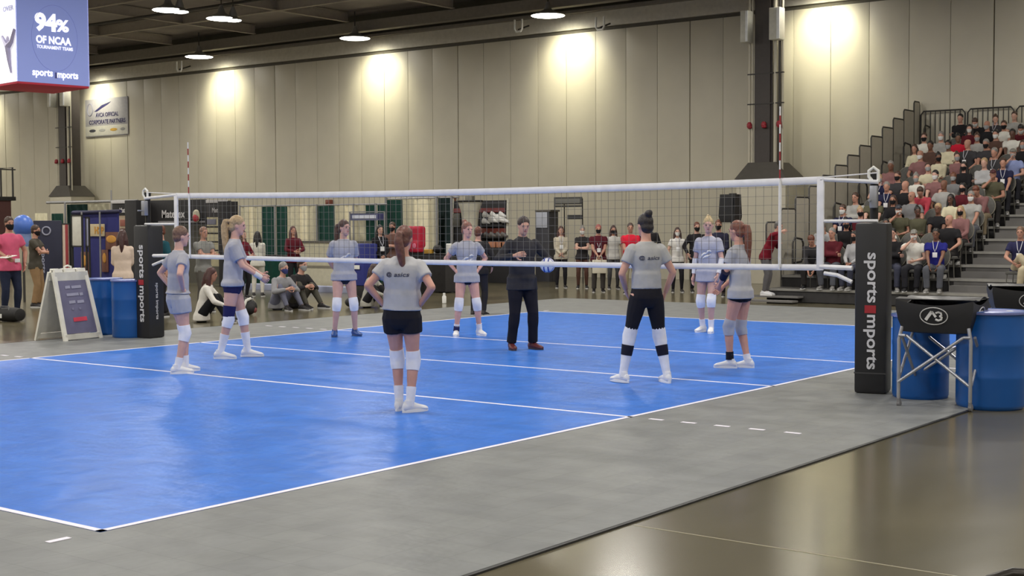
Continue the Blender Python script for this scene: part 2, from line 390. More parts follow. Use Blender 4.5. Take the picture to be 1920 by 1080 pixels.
def place_person(label, parts, loc, rz, col, mask=None, group=None, names=None, eyes=True):
    root = thing('person', label, 'person', loc, rz, group); objs = {}
    for k, me in parts.items():
        if k == 'mask' and not mask: continue
        if mask and k == 'mouth': continue
        if not eyes and k[:3] in ('eye', 'bro', 'mou'): continue
        ck = {'body': 'skin', 'top': 'top', 'bottom': 'bottom', 'shoe_left': 'shoe', 'shoe_right': 'shoe', 'sole_left': 'sole', 'sole_right': 'sole', 'kneepad_L': 'kneepad', 'kneepad_R': 'kneepad', 'sock_L': 'sock', 'sock_R': 'sock', 'hair': 'hair',
              'eye_L': 'eye', 'eye_R': 'eye', 'brow_L': 'hair', 'brow_R': 'hair', 'mouth': 'lip', 'mask': 'mask'}[k]
        D = {'skin': (192, 148, 132), 'top': (150, 152, 160), 'bottom': (25, 25, 32), 'shoe': (225, 225, 228), 'sole': (235, 235, 235), 'kneepad': (232, 232, 238), 'sock': (232, 232, 238), 'hair': (60, 42, 34), 'eye': (45, 38, 36), 'lip': (165, 95, 88), 'mask': mask or (30, 30, 34)}
        rgb = col.get(ck, D[ck])
        m = cm(rgb, 'skin' if ck in ('skin', 'lip') else 'hair' if ck == 'hair' else 'shoe' if ck in ('shoe', 'sole', 'eye') else 'cloth')
        nm = (names or {}).get(k, NAMES[k]); par = root
        if k.startswith('sole'): par = objs['shoe_'+k[5:]]
        o = bpy.data.objects.new(nm, me); COL.objects.link(o); o.parent = par
        if not me.materials: me.materials.append(m)
        elif me.materials[0] is not m: ov(o, m)
        objs[k] = o
    return root, objs
# ------------------------------------------------------------------ the hall
WY = 33.6; WH = 8.33
M_wall = mat('wall_paint', (198, 192, 174), .45, noise=.03, scale=1.2)
M_wallgap = mat('wall_gap', (96, 92, 82), .8)
M_black = mat('black_paint', (22, 21, 22), .6); M_ceil = mat('ceiling_dark', (150, 143, 140), .9, noise=.15, scale=.7)
M_beam = mat('ceiling_steel', (166, 158, 148), .7); M_white = mat('white_paint', (226, 226, 222), .5); M_alu = mat('aluminium', (170, 172, 180), .35, metal=.7)
M_steel = mat('dark_steel', (62, 60, 58), .5, metal=.3)
X0 = GY(859, 300, WY).x; PW = (GY(1860, 300, WY).x - X0)/16
b = MB(); g = MB()
n = 0
for i in range(-34, 40):
    xa = X0+i*PW; gap = .03 if i % 8 == 0 else .007
    b.rbox(xa+gap, WY, 0, xa+PW-.007, WY+.12, WH, .004)
struct('wall_back', b, M_wall)
g = MB().box(X0-35*PW, WY+.10, 0, X0+41*PW, WY+.4, 11); struct('wall_back_core', g, M_wallgap)['kind'] = 'structure'
bpy.data.objects['wall_back_core'].name = 'trim_1'
struct('trim_2', MB().box(X0-34*PW, WY-.02, WH+.13, X0+40*PW, WY+.1, 9.02), mat('header_paint', (204, 199, 186), .6))
struct('trim_3', MB().box(X0-34*PW, WY-.28, 8.98, X0+40*PW, WY+.1, 9.08).box(X0-34*PW, WY-.9, 9.12, X0+40*PW, WY-.55, 9.5), mat('edge_steel', (132, 126, 118), .7))
LXW, RXW, FYW = X0-34*PW, X0+40*PW, -34
struct('wall_left', MB().box(LXW-.3, FYW, 0, LXW, WY, 11), M_wall)
struct('wall_right', MB().box(RXW, FYW, 0, RXW+.3, WY, 11), M_wall)
struct('wall_front', MB().box(LXW, FYW-.3, 0, RXW, FYW, 11), M_wall)
struct('ceiling', MB().box(LXW, FYW, 9.9, RXW, WY, 10.1), M_ceil)
# floor: polished concrete
fm = bpy.data.materials.new('polished_concrete'); fm.use_nodes = True; nt = fm.node_tree; bs = nt.nodes['Principled BSDF']
tc = nt.nodes.new('ShaderNodeTexCoord'); n1 = nt.nodes.new('ShaderNodeTexNoise'); n1.inputs['Scale'].default_value = .55; n1.inputs['Detail'].default_value = 8
n2 = nt.nodes.new('ShaderNodeTexNoise'); n2.inputs['Scale'].default_value = 2; n2.inputs['Detail'].default_value = 6
mp = nt.nodes.new('ShaderNodeMapping'); mp.inputs['Scale'].default_value = (1, .45, 1)
nt.links.new(tc.outputs['Object'], mp.inputs[0]); nt.links.new(mp.outputs[0], n1.inputs['Vector']); nt.links.new(mp.outputs[0], n2.inputs['Vector'])
cr = nt.nodes.new('ShaderNodeValToRGB'); cr.color_ramp.elements[0].position = .3; cr.color_ramp.elements[0].color = lin((80, 76, 60)); cr.color_ramp.elements[1].position = .75; cr.color_ramp.elements[1].color = lin((112, 104, 82))
nt.links.new(n1.outputs['Fac'], cr.inputs[0]); nt.links.new(cr.outputs[0], bs.inputs['Base Color'])
mr = nt.nodes.new('ShaderNodeMapRange'); mr.inputs['To Min'].default_value = .15; mr.inputs['To Max'].default_value = .22; nt.links.new(n2.outputs['Fac'], mr.inputs['Value']); nt.links.new(mr.outputs[0], bs.inputs['Roughness'])
bs.inputs['Specular IOR Level'].default_value = .52
struct('floor', MB().box(LXW, FYW, -.2, RXW, WY, 0), fm)
# a slightly proud filled joint in the concrete beside the court
p0, p1 = G(1190, 985), G(1600, 1050); dd = (p1-p0).normalized()
struct('trim_4', MB().bar(p0-dd*.0+V((0,0,.0005)), p0+dd*6+V((0,0,.0005)), .014, .002), mat('joint_filler', (140, 132, 108), .4))
# ceiling beams and pipes
def beam(label, name, a, b_, w_, h_, m=None, cat='beam', group='ceiling beams'):
    t = thing(name, label, cat, a, 0, group); mb = MB().bar(a, b_, w_, h_*.16); 
    up = V((0,0,h_*.5))
    mb = MB().bar(V(a)+up, V(b_)+up, w_, h_*.14).bar(V(a)-up, V(b_)-up, w_, h_*.14).bar(a, b_, w_*.15, h_); wpart('girder', mb, m or M_beam, t); return t
def inview(pts):
    for p in pts:
        if (V(p)-CAM).dot(FW) > 1:
            x_, y_ = PJ(p)
            if -20 < x_ < 1940 and -10 < y_ < 1080: return True
    return False
xb = [x for x in [-66+5.2*i for i in range(17)] if inview([(x, y/2, 9.52) for y in range(-10, 66)])]
NTH = ['first', 'second', 'third', 'fourth', 'fifth', 'sixth', 'seventh', 'eighth', 'ninth', 'tenth', 'eleventh', 'twelfth', 'thirteenth', 'fourteenth']
for i, x in enumerate(xb):
    o = obj('ceiling_beam', MB().bar((x, 2, 9.52), (x, WY-.95, 9.52), .16, .03).bar((x, 2, 9.86), (x, WY-.95, 9.86), .16, .03).bar((x, 2, 9.69), (x, WY-.95, 9.69), .03, .32), M_beam)
    tag(o, 'dark ceiling beam running towards the back wall, %s from the left' % NTH[i], 'beam', 'ceiling beams running towards the back wall')
ys_b = [y for y in [29.0, 24.5, 19.5, 14.2, 8] if inview([(x, y, 9.3) for x in range(-60, 20)])]
for i, y in enumerate(ys_b):
    o = obj('ceiling_beam', MB().bar((LXW, y, 9.50), (RXW, y, 9.50), .14, .03).bar((LXW, y, 9.68), (RXW, y, 9.68), .03, .34).bar((LXW, y, 9.85), (RXW, y, 9.85), .14, .03), M_beam)
    tag(o, 'deep dark ceiling beam parallel to the back wall, %s out from it' % NTH[i], 'beam', 'ceiling beams parallel to the back wall')
for i, y in enumerate([y for y in [26.6, 22.0, 17.0, 11.0] if inview([(x, y, 9.42) for x in range(-60, 20)])]):
    o = obj('ceiling_pipe', MB().tube([(LXW, y, 9.42), (RXW, y, 9.42)], .05, 10), M_steel)
    tag(o, 'thin grey ceiling pipe parallel to the back wall, %s out from it' % NTH[i], 'pipe', 'ceiling pipes')
# ------------------------------------------------------------------ high bay lamps over the back wall
M_lamp = mat('lamp_glow', (255, 250, 238), .5, noise=0, emit=14)
M_shade = mat('lamp_shade', (150, 150, 148), .4, metal=.4)
def high_bay(label, x, y, z=8.78, r=.56, wall=False):
    t = thing('high_bay_light', label, 'light', (x, y, z), 0, 'round high bay lamps')
    obj('shade', MB().lathe([(.0, r+.03), (.05, r*.92), (.13, r*.5), (.20, .14), (.46, .05)], n=24), M_shade, t)
    obj('diffuser', MB().lathe([(-.035, r*.75), (-.012, r*.98), (.0, r), (.004, r)], n=24), M_lamp, t)
    obj('rod', MB().tube([(0,0,.44), (0,0,1.0)], .02, 8), M_steel, t)
for i, (nm) in enumerate(('over the far left end of the wall', 'hidden behind the hanging cube', 'just right of the hanging cube', 'over the wall left of its centre joint', 'over the wall at mid picture', 'left of the right column above the frame', 'above the grandstand')):
    x = -19.9-8.9*4+8.9*i + (.38 if i in (1, 5) else 0)
    high_bay('round glowing lamp by the back wall, ' + nm, x, 32.2)
    spot('wall_wash', (x, 32.2, 8.66), (x, WY+1.3, 6.1), WASH_W*3.2, 98, 1.0, .30, (1, .95, .68))
for nm, px, py in (('upper of the pair left of picture centre', 315, 19), ('lower of the pair left of picture centre', 415, 35)):
    p = AT(px, py, 46.4 if px > 400 else 44.4); high_bay('round glowing ceiling lamp, ' + nm, p.x, p.y, p.z, .5)
    p2 = AT(px+22, py+3, 46.4 if px > 400 else 44.4); high_bay('smaller lamp beside the ' + nm.replace('pair left of picture centre', 'ceiling lamps'), p2.x, p2.y, p2.z, .28)
for i, (px, py) in enumerate(((336, 126), (972, 50), (1125, 46))):
    p = GY(px, py, 32.9); t = thing('wall_bracket', ('small white looped bracket under ceiling edge, ' + ('leftmost', 'middle one beside round lamp', 'rightmost, above the bright wall')[i]), 'bracket', p, 0, 'brackets under the ceiling edge')
    mb = MB().tube([(-.16, 0, .25), (-.16, 0, -.08), (-.1, 0, -.17), (.1, 0, -.17), (.16, 0, -.08), (.16, 0, .25)], .035, 8); obj('loop', mb, M_white, t)
    obj('arm', MB().bar((0, 0, -.1), (0, .6, .1), .05), M_steel, t)
# ------------------------------------------------------------------ columns with pipes and wall packs
def column(label, px):
    c = GY(px, 330, 32.55); x = c.x; t = thing('column', label, 'column', (x, 32.55, 0), 0, 'dark columns in front of the back wall')
    obj('base_casing', MB().rbox(-.82, -.45, 0, .82, .8, 3.16, .02), M_wall, t)
    obj('skirt', MB().rings([((0, .15, z), V((1,0,0)), V((0,1,0)), a, d) for z, a, d in ((3.16, 1.22, .88), (3.30, 1.12, .8), (3.78, .62, .55))], 4).xf(M.Identity(4)) if 0 else
        MB().add([(-.86, -.5, 3.16), (.86, -.5, 3.16), (.86, .85, 3.16), (-.86, .85, 3.16), (-.50, -.3, 3.66), (.42, -.3, 3.66), (.42, .6, 3.66), (-.50, .6, 3.66)], [(0,3,2,1), (4,5,6,7), (0,1,5,4), (1,2,6,5), (2,3,7,6), (3,0,4,7)]), mat('skirt_grey', (74, 70, 64), .6), t)
    obj('shaft', MB().box(-.34, -.2, 3.6, .26, .5, 9.6).box(-.28, -.26, 3.6, .20, -.2, 9.6), mat('column_dark', (66, 60, 58), .5), t)
    for k, (a, r) in enumerate(((-.50, .04), (-.40, .03), (.36, .055), (.50, .035), (.60, .03))):
        obj('pipe', MB().tube([(a, -.22, 3.3), (a, -.22, 9.4)], r, 10), M_wall if k != 3 else M_steel, t)
    for a in (-.46, .02, .52):
        v = obj('valve', MB().lathe([(-.10, .04), (-.04, .08), (.04, .08), (.10, .04)], (a, -.3, 4.78), 12).ell((a+.05, -.36, 4.72), (.07, .07, .05)), mat('valve_red', (150, 34, 48), .4), t)
    for z in (6.3, 5.4): obj('clamp', MB().box(-.55, -.27, z, .64, -.2, z+.035), M_steel, t)
    for a, w_ in ((-.62, .26), (.33, .36)):
        p = obj('wall_pack', MB().rbox(a, -.62, 7.25, a+w_, -.28, 8.2, .03), mat('pack_white', (205, 203, 190), .4), t)
        obj('pack_stripe', MB().box(a+w_*.72, -.64, 7.27, a+w_*.98, -.60, 8.18), mat('pack_stripe', (238, 240, 240), .4), p)
        obj('bracket', MB().box(a+w_*.3, -.3, 7.5, a+w_*.6, -.15, 7.6), M_steel, p)
column('dark column with red valves left of the grandstand', 1439)
column('dark column with red valves under the hanging cube', 128)
# ------------------------------------------------------------------ banner on the wall
a_, c_ = GY(160, 188, WY-.03), GY(241, 250, WY-.03); bx0, bx1, bz0, bz1 = a_.x, c_.x, c_.z-.05, a_.z
t = thing('wall_banner', 'grey and white partners banner hanging on the wall near the left column', 'banner', ((bx0+bx1)/2, WY-.04, bz0))
wpart('sheet', MB().rbox(bx0, WY-.05, bz0, bx1, WY-.02, bz1, .008), mat('banner_grey', (150, 148, 154), .6), t)
wpart('lower_strip', MB().box(bx0+.03, WY-.054, bz0+.04, bx1-.03, WY-.051, bz0+.48), mat('banner_white', (180, 178, 172), .6), t)
M_navy = mat('ink_navy', (40, 38, 84), .6); hb_ = V((t.location.x, t.location.y, t.location.z)); W_ = bx1-bx0
def btext(s, cx, cz, h, m=None, width=None): return text('lettering', s, (bx0+W_*cx, WY-.056, bz0+cz), (1,0,0), (0,0,1), h, m or M_navy, t, width, .02, .003, hb_)
btext('AVCA OFFICIAL', .52, .98, .20, None, 1.7); btext('CORPORATE PARTNERS', .52, .66, .20, None, 2.7)
for cx, wd in ((.17, .5), (.4, .5), (.67, .55), (.88, .35)):
    wpart('sponsor_mark', MB().ell((bx0+W_*cx, WY-.056, bz0+.27), (wd/2, .004, .07)), mat('mark_%d' % int(cx*100), ((60, 60, 70), (150, 150, 150), (176, 140, 60), (130, 130, 132))[int(cx*4)], .6), t)
sw = MB().poly([(bx0+W_*q, WY-.058, bz0+z) for q, z in ((.22, 1.15), (.40, 1.42), (.62, 1.56), (.55, 1.44), (.40, 1.28), (.28, 1.14))], (0, .003, 0)); wpart('swoosh', sw, M_navy, t)
r = MB().tube([(bx0+W_*.12+.2*cos(a*pi/8), WY-.056, bz0+1.25+.28*sin(a*pi/8)) for a in range(17)], .02, 6); wpart('emblem', r, mat('emblem_grey', (130, 130, 150), .6), t)

# ------------------------------------------------------------------ court
CW = 9.93; XL, XR, YN, YF = -12.36, 2.41, -4.2, 22.42; CZ = .016
def court_mat(name, c1, c2, rough=.42):
    m = bpy.data.materials.new(name); m.use_nodes = True; nt = m.node_tree; bs = nt.nodes['Principled BSDF']
    tc = nt.nodes.new('ShaderNodeTexCoord'); mp = nt.nodes.new('ShaderNodeMapping'); mp.inputs['Rotation'].default_value = (0, 0, 0)
    wv = nt.nodes.new('ShaderNodeTexBrick'); wv.inputs['Scale'].default_value = 1; wv.offset = 0
    wv.inputs['Brick Width'].default_value = .305; wv.inputs['Row Height'].default_value = .305; wv.inputs['Mortar Size'].default_value = .004
    wv.inputs['Color1'].default_value = lin(c1); wv.inputs['Color2'].default_value = lin(c2); wv.inputs['Mortar'].default_value = lin(tuple(int(v*.92) for v in c1))
    nz = nt.nodes.new('ShaderNodeTexNoise'); nz.inputs['Scale'].default_value = 3.4; nz.inputs['Detail'].default_value = 3
    nt.links.new(tc.outputs['Object'], wv.inputs['Vector']); nt.links.new(tc.outputs['Object'], nz.inputs['Vector'])
    mr = nt.nodes.new('ShaderNodeMapRange'); mr.inputs['From Min'].default_value = .35; mr.inputs['From Max'].default_value = .65; mr.inputs['To Min'].default_value = .91; mr.inputs['To Max'].default_value = 1.06  # tone variation paints the wavy sheen of the tiles into their base colour
    mx = nt.nodes.new('ShaderNodeVectorMath'); mx.operation = 'SCALE'
    nt.links.new(nz.outputs['Fac'], mr.inputs['Value']); nt.links.new(wv.outputs['Color'], mx.inputs[0]); nt.links.new(mr.outputs[0], mx.inputs['Scale']); nt.links.new(mx.outputs[0], bs.inputs['Base Color'])
    bs.inputs['Roughness'].default_value = rough; bs.inputs['Specular IOR Level'].default_value = .06
    bp = nt.nodes.new('ShaderNodeBump'); bp.inputs['Strength'].default_value = .7; bp.inputs['Distance'].default_value = .02
    nt.links.new(nz.outputs['Fac'], bp.inputs['Height']); nt.links.new(bp.outputs[0], bs.inputs['Normal']); return m
t = thing('volleyball_court', 'blue tiled volleyball court with white lines and wide grey border', 'sports court', (-4, 9, 0))
wpart('grey_border', MB().box(XL, YN, 0, XR, YF, CZ-.002), court_mat('tile_grey', (132, 134, 134), (127, 129, 130), .42), t)
wpart('edge_trim', MB().box(XR, YN, 0, XR+.026, YF, CZ-.004).box(XL-.045, YN, 0, XL, YF, CZ-.004).box(XL, YF, 0, XR, YF+.045, CZ-.004), mat('edge_black', (34, 34, 36), .5), t)
wpart('blue_area', MB().box(-CW, 0, CZ-.004, 0, 18, CZ), court_mat('tile_blue', (62, 121, 214), (58, 116, 209), .32), t)
M_line = mat('line_white', (236, 232, 245), .5, noise=.02)
def line(nm, x0, y0, x1, y1): wpart(nm, MB().box(x0, y0, CZ-.001, x1, y1, CZ+.002), M_line, t)
line('sideline', -.05, 0, 0, 18); line('sideline', -CW, 0, -CW+.05, 18); line('end_line', -CW, 0, 0, .05); line('end_line', -CW, 17.95, 0, 18)
line('attack_line', -CW, 5.975, 0, 6.025); line('attack_line', -CW, 11.975, 0, 12.025); line('centre_line', -CW, 8.975, 0, 9.025)
for k in range(5):
    for yy in (6, 12):
        line('line_dash', .2+.35*k, yy-.025, .35+.35*k, yy+.025); line('line_dash', -CW-.35-.35*k, yy-.025, -CW-.2-.35*k, yy+.025)
for xx in (-.05, -CW): line('serve_dash', xx, -.35, xx+.05, -.2); line('serve_dash', xx, 18.2, xx+.05, 18.35)

# ------------------------------------------------------------------ net
NT, NB = 2.37, 1.34; XN0, XN1 = -10.44, .55
def sag(x): u = (x-XN0)/(XN1-XN0); return -.045*4*u*(1-u)
t = thing('volleyball_net', 'long white-banded volleyball net stretched across the blue court', 'net', (-4.9, 9, NB))
M_tape = mat('net_tape', (222, 222, 226), .7, bump=.1); M_cord = mat('net_cord', (112, 110, 106), .8, noise=0)
xs = [XN0+(XN1-XN0)*i/40 for i in range(41)]
wpart('top_band', MB().tube([(x, 9, NT-.04+sag(x)) for x in xs], [(.012, .042)]*41, 8, (0,1,0)), M_tape, t)
wpart('bottom_band', MB().tube([(x, 9, NB+.03+sag(x)*.5) for x in xs], [(.012, .034)]*41, 8, (0,1,0)), M_tape, t)
for x in (XN0, XN1): wpart('side_band', MB().rbox(x-.04, 8.985, NB, x+.04, 9.015, NT, .006), M_tape, t)
mb = MB(); nx = int((XN1-XN0)/.1)
for i in range(1, nx):
    x = XN0+.1*i; mb.bar((x, 9, NB+.04+sag(x)*.5), (x, 9, NT-.06+sag(x)), .0034)
for k in range(1, 10):
    z = NB+.03+k*.1
    for a, c in zip(xs[::4], xs[4::4]): mb.bar((a, 9, z+sag(a)*.8), (c, 9, z+sag(c)*.8), .0034)
wpart('mesh', mb, M_cord, t)
M_red = mat('antenna_red', (150, 36, 44), .5); M_wh = mat('antenna_white', (225, 225, 225), .5)
for x, lb in ((.07, 'red and white striped antenna on the right end of the net'), (-10.1, 'red and white striped antenna on the left end of the net')):
    t = thing('net_antenna', lb, 'antenna', (x, 8.975, NB), 0, 'net antennas'); w1 = MB(); w2 = MB()
    w2.tube([(0,0,0), (0,0,1.02)], .008)
    for k in range(8): (w1 if k % 2 == 0 else w2).tube([(0, 0, 1.02+.1*k), (0, 0, 1.12+.1*k)], .009)
    obj('sleeve', MB().rbox(-.017, .0, .03, .017, .014, .99, .004), M_wh, t)
    obj('red_bands', w1, M_red, t); obj('rod', w2, M_wh, t)
# posts and pads
def post(label, x, px_side, words, flip):
    t = thing('net_post', label, 'net post', (x, 9.16, 0), 0, 'padded net posts'); M_pad = mat('pad_black', (33, 33, 36), .42, bump=.2, scale=3); M_let = mat('lettering_white', (205, 205, 210), .6)
    obj('pole', MB().tube([(0, 0, 0), (0, 0, 2.38)], .045, 14).tube([(0,0,2.3), (0,0,2.40)], .055, 12), mat('pole_black', (26, 26, 30), .35), t)
    obj('base_plate', MB().rbox(-.14, -.14, 0, .14, .14, .02+CZ, .006), M_steel, t)
    pd = obj('pad', MB().rbox(-.17, -.17, CZ, .17, .17, 1.86, .035), M_pad, t)
    obj('winch', MB().rbox(-.03, -.12, 2.02, .05, -.04, 2.26, .01).tube([(-.02, -.12, 2.1), (-.02, -.2, 2.1)], .012), M_alu, t)
    obj('top_pulley', MB().tube([(.0, -.05, 2.3+.07*0), (-.05, -.05, 2.36), (-.05, -.05, 2.42), (0, -.05, 2.46), (.05, -.05, 2.42), (.05, -.05, 2.3)], .018, 8), M_white, t)
    return t, pd, M_let
tR, pdR, M_let = post('right net post in a black pad lettered sports imports', 1.10, 0, '', 1)
tR.rotation_euler[2] = R(12)
def pad_words(t, n, face_off, zs):
    """vertical lettering, top of letters to the right, on the pad face with outward normal n"""
    rr = V((0, 0, -1)); n = V(n); up = n.cross(rr); c = n*face_off
    text('lettering', 'sports', c+V((0,0,1.27)), rr, up, .145, M_let, t, .54, .02, .004)
    text('lettering', 'mports', c+V((0,0,.575)), rr, up, .145, M_let, t, .59, .02, .004)
    q = MB(); s_ = up
    a = c+V((0,0,.93)); q.poly([a+s_*.06+V((0,0,.042)), a+s_*.06-V((0,0,.042)), a-s_*.06-V((0,0,.042)), a-s_*.06+V((0,0,.042))], n*.004); obj('red_mark', q, mat('mark_red', (158, 34, 44), .5), t)
pad_words(tR, (0, -1, 0), .172, (1.22, .86, .43))
obj('seam', MB().box(-.17, -.175, .23, .17, -.17, .245), mat('seam', (60, 60, 62), .6), tR)
tL, pdL, _ = post('left net post in a black pad with white lettering', -11.36, 0, '', 1)
tL.rotation_euler[2] = R(5)
pad_words(tL, (0, -1, 0), .172, (1.25, .86, .47))
text('lettering', 'sports imports', (.172, 0, .62), (0, 0, -1), (0, 1, 0), .07, M_let, tL, .6, .01, .004)
# lines from the net to the posts
for xa, xp, lb in ((XN1, 1.17, 'right'), (XN0, -11.36, 'left')):
    t = thing('net_rope', 'white tension straps between net and %s padded post' % lb, 'rope', (xa, 9.0, NB), 0, 'net tension ropes')
    q = .9 if xp > 0 else .9
    wpart('top_strap', MB().tube([(xa, 9, NT-.03), (xp, 9.1, NT-.07)], .022, 8), M_tape, t)
    wpart('cable', MB().tube([(xa, 9, NT-.01), (xp, 9.12, NT+.03)], .008, 6), M_tape, t)
    wpart('middle_strap', MB().tube([(xa, 9, NB+.54), (xp, 9.1, NB+.54)], .018, 8), M_tape, t)
    e = xa+(xp-xa)*.62
    wpart('bottom_strap', MB().tube([(xa, 9, NB+.04), (e, 8.98, NB+.03)], .026, 8), M_tape, t)
    wpart('slack_strap', MB().tube([(xa+(xp-xa)*.1, 8.97, NB-.03), (xa+(xp-xa)*.35, 8.97, NB-.05), (e, 8.97, NB-.12)], .022, 8), M_tape, t)
# ------------------------------------------------------------------ drums, ball carts, easel sign
def drum_mat():
    m = mat('drum_blue', (22, 84, 158), .32, noise=.05, scale=3, spec=.5); return m
def drum(label, x, y, h=.93, r=.29, z=0):
    t = thing('plastic_drum', label, 'barrel', (x, y, z), 0, 'blue plastic barrels')
    p = [(0, r*.90), (.02, r*.97), (.05, r)]
    for q in (.33, .66): p += [(h*q-.03, r), (h*q-.015, r*1.012), (h*q+.015, r*1.012), (h*q+.03, r)]
    p += [(h-.06, r), (h-.03, r*1.0), (h-.028, r*1.04), (h-.004, r*1.04), (h, r*1.0), (h-.0, r*.93), (h-.025, r*.92)]
    obj('body', MB().lathe(p, n=40), drum_mat(), t)
    obj('rim_band', MB().lathe([(h-.03, r*1.045), (h-.028, r*1.06), (h-.006, r*1.06), (h-.004, r*1.045)], n=40), mat('rim_pale', (120, 130, 190), .35, metal=.3), t)
    obj('bung', MB().lathe([(h-.024, .035), (h-.002, .035), (h, .03)], (r*.55, 0, 0), 14), mat('bung', (225, 228, 232), .5), t)
    return t
def drum_px(lb, px, py_, h, r):
    p = G(px, py_)+V((FW.x, FW.y, 0)).normalized()*r; drum(lb, p.x, p.y, h, r)
drum_px('blue barrel right beside the left padded post', 234, 636, .97, .275)
drum_px('blue barrel behind the sandwich board sign', 190, 630, .97, .275)
drum_px('large blue barrel at the right edge beside ball cart', 1879, 772, .98, .335)
drum_px('blue barrel seen between the legs of ball cart', 1741, 753, .90, .29)
# ball cart
def ball_cart(label, x, y, rz, w_=.78, d_=.62, logo=True, top=1.0):
    t = thing('ball_cart', label, 'ball cart', (x, y, 0), rz, 'folding ball carts')
    M_cl = mat('cart_cloth', (30, 30, 33), .6, bump=.3, scale=5); hw, hd = w_/2, d_/2; zb = top-.32
    mb = MB(); N = 8
    def loop(z, e, dr=0):
        pts = []
        for (ax, ay), (bx, by) in (((-1,-1), (1,-1)), ((1,-1), (1,1)), ((1,1), (-1,1)), ((-1,1), (-1,-1))):
            for i in range(N):
                u = i/N; pts.append(V((lerp(ax, bx, u)*hw*e, lerp(ay, by, u)*hd*e, z - dr*4*u*(1-u))))
        return pts
    L = [loop(top, 1.0, .05), loop(top-.06, 1.01, .03), loop(top-.2, .95), loop(zb, .84, -.0), loop(zb-.02, .5), loop(zb-.03, .1)]
    inn = [loop(top-.004, .975, .05), loop(top-.2, .92), loop(zb+.02, .80), loop(zb+.0, .1)]
    vs = sum(L, []); n = 4*N; fs = [(i*n+j, i*n+(j+1) % n, (i+1)*n+(j+1) % n, (i+1)*n+j) for i in range(len(L)-1) for j in range(n)]
    k0 = len(vs); vs += sum(inn, []); fs += [(k0+i*n+j, k0+(i+1)*n+j, k0+(i+1)*n+(j+1) % n, k0+i*n+(j+1) % n) for i in range(len(inn)-1) for j in range(n)]
    fs += [(j, k0+j, k0+(j+1) % n, (j+1) % n) for j in range(n)]; fs += [tuple(k0+(len(inn)-1)*n+j for j in range(n)), tuple((len(L)-1)*n+j for j in range(n-1, -1, -1))]
    obj('basket', MB().add(vs, fs), M_cl, t)
    cv = MB(); xs_ = [i/10 for i in range(11)]; ys_ = [i/8 for i in range(9)]
    def zc(u, v): return top+.012+.05*sin(u*5+v*3)*sin(pi*u)*sin(pi*v) - .05*sin(pi*u)*sin(pi*v)+.02*sin(9*v+2*u)*sin(pi*v)
    gv = [V(((u-.5)*w_*1.02, (v-.5)*d_*1.02, zc(u, v))) for v in ys_ for u in xs_]; k = len(gv)
    gf = [(j*11+i, j*11+i+1, (j+1)*11+i+1, (j+1)*11+i) for j in range(8) for i in range(10)]
    cv.add(gv+[v-V((0,0,.006)) for v in gv], gf+[tuple(q+k for q in reversed(f)) for f in gf])
    edge = [i for i in range(11)]+[11*j+10 for j in range(1, 9)]+[88+i for i in range(9, -1, -1)]+[11*j for j in range(7, 0, -1)]
    cv.add([], []); cv.f += [[a, b_, b_+k, a+k] for a, b_ in zip(edge, edge[1:]+edge[:1])]
    obj('cover_flap', cv, mat('cover_mesh', (58, 58, 60), .4, bump=.3, scale=6), t)
    M_leg = M_alu; tw = .032; zt = zb+.02
    for sx in (-1, 1):
        for sy in (-1, 1):
            lg = obj('leg', MB().tube([(sx*hw*.93, sy*hd*.9, .09), (sx*hw*.93, sy*hd*.9, zt-.1), (sx*hw*.86, sy*hd*.84, zt+.03)], tw/2+.003, 10), M_leg, t)
            obj('caster', MB().lathe([(-.022, .02), (-.014, .038), (.014, .038), (.022, .02)], (0,0,0), 14).xf(M.Translation(V((sx*hw*.93, sy*hd*.9+.02, .04))) @ M.Rotation(R(90), 4, 'Y')).bar((sx*hw*.93, sy*hd*.9, .05), (sx*hw*.93, sy*hd*.9, .10), .03), mat('caster_grey', (120, 120, 124), .5), lg)
    for sy in (-1, 1):
        y_ = sy*hd*.93
        obj('cross_brace', MB().tube([(-hw*.93, y_, .24+.02), (hw*.75, y_, zt-.06)], tw/2, 8).tube([(hw*.93, y_+.02, .24), (-hw*.75, y_+.02, zt-.06)], tw/2, 8), M_leg, t)
        obj('rail', MB().tube([(hw*.75, y_, zt-.06), (hw*.93, y_, zt-.06)], tw/2, 8).tube([(-hw*.75, y_, zt-.06), (-hw*.93, y_, zt-.06)], tw/2, 8), M_leg, t)
    for sx in (-1, 1):
        x_ = sx*hw*.95
        obj('cross_brace', MB().tube([(x_, -hd*.9, .26), (x_, hd*.75, zt-.06)], tw/2, 8).tube([(x_+.02, hd*.9, .26), (x_+.02, -hd*.75, zt-.06)], tw/2, 8), M_leg, t)
    lm = mat('logo_white', (200, 200, 200), .5)
    for (n_, c_, h_) in (((0,-1,0), V((0, -hd*.985-.004, top-.155)), .12), ((1,0,0), V((hw*.985+.004, 0, top-.155)), .12)):
        n_ = V(n_); rr = V((0,0,1)).cross(n_)
        ring = [c_+rr*(.135*cos(a*pi/12))+V((0,0,.085*sin(a*pi/12)))+n_*(.004+.016*sin(a*pi/12)) for a in range(25)]
        obj('logo', MB().tube(ring, .005, 6), lm, t)
        obj('emblem', MB().bar(c_-rr*.08-V((0,0,.04)), c_-rr*.02+V((0,0,.045)), .03, .012, n_).bar(c_-rr*.02+V((0,0,.045)), c_+rr*.02-V((0,0,.01)), .022, .012, n_).tube([c_+rr*(.045+.032*cos(a))+V((0,0,.018+.022*sin(a))) for a in (2.6, 1.6, .6, -.4, -1.2)], .011, 6).tube([c_+rr*(.045+.034*cos(a))-V((0,0,.02-.024*sin(a))) for a in (1.2, .3, -.6, -1.6, -2.6)], .011, 6), lm, t)
    return t
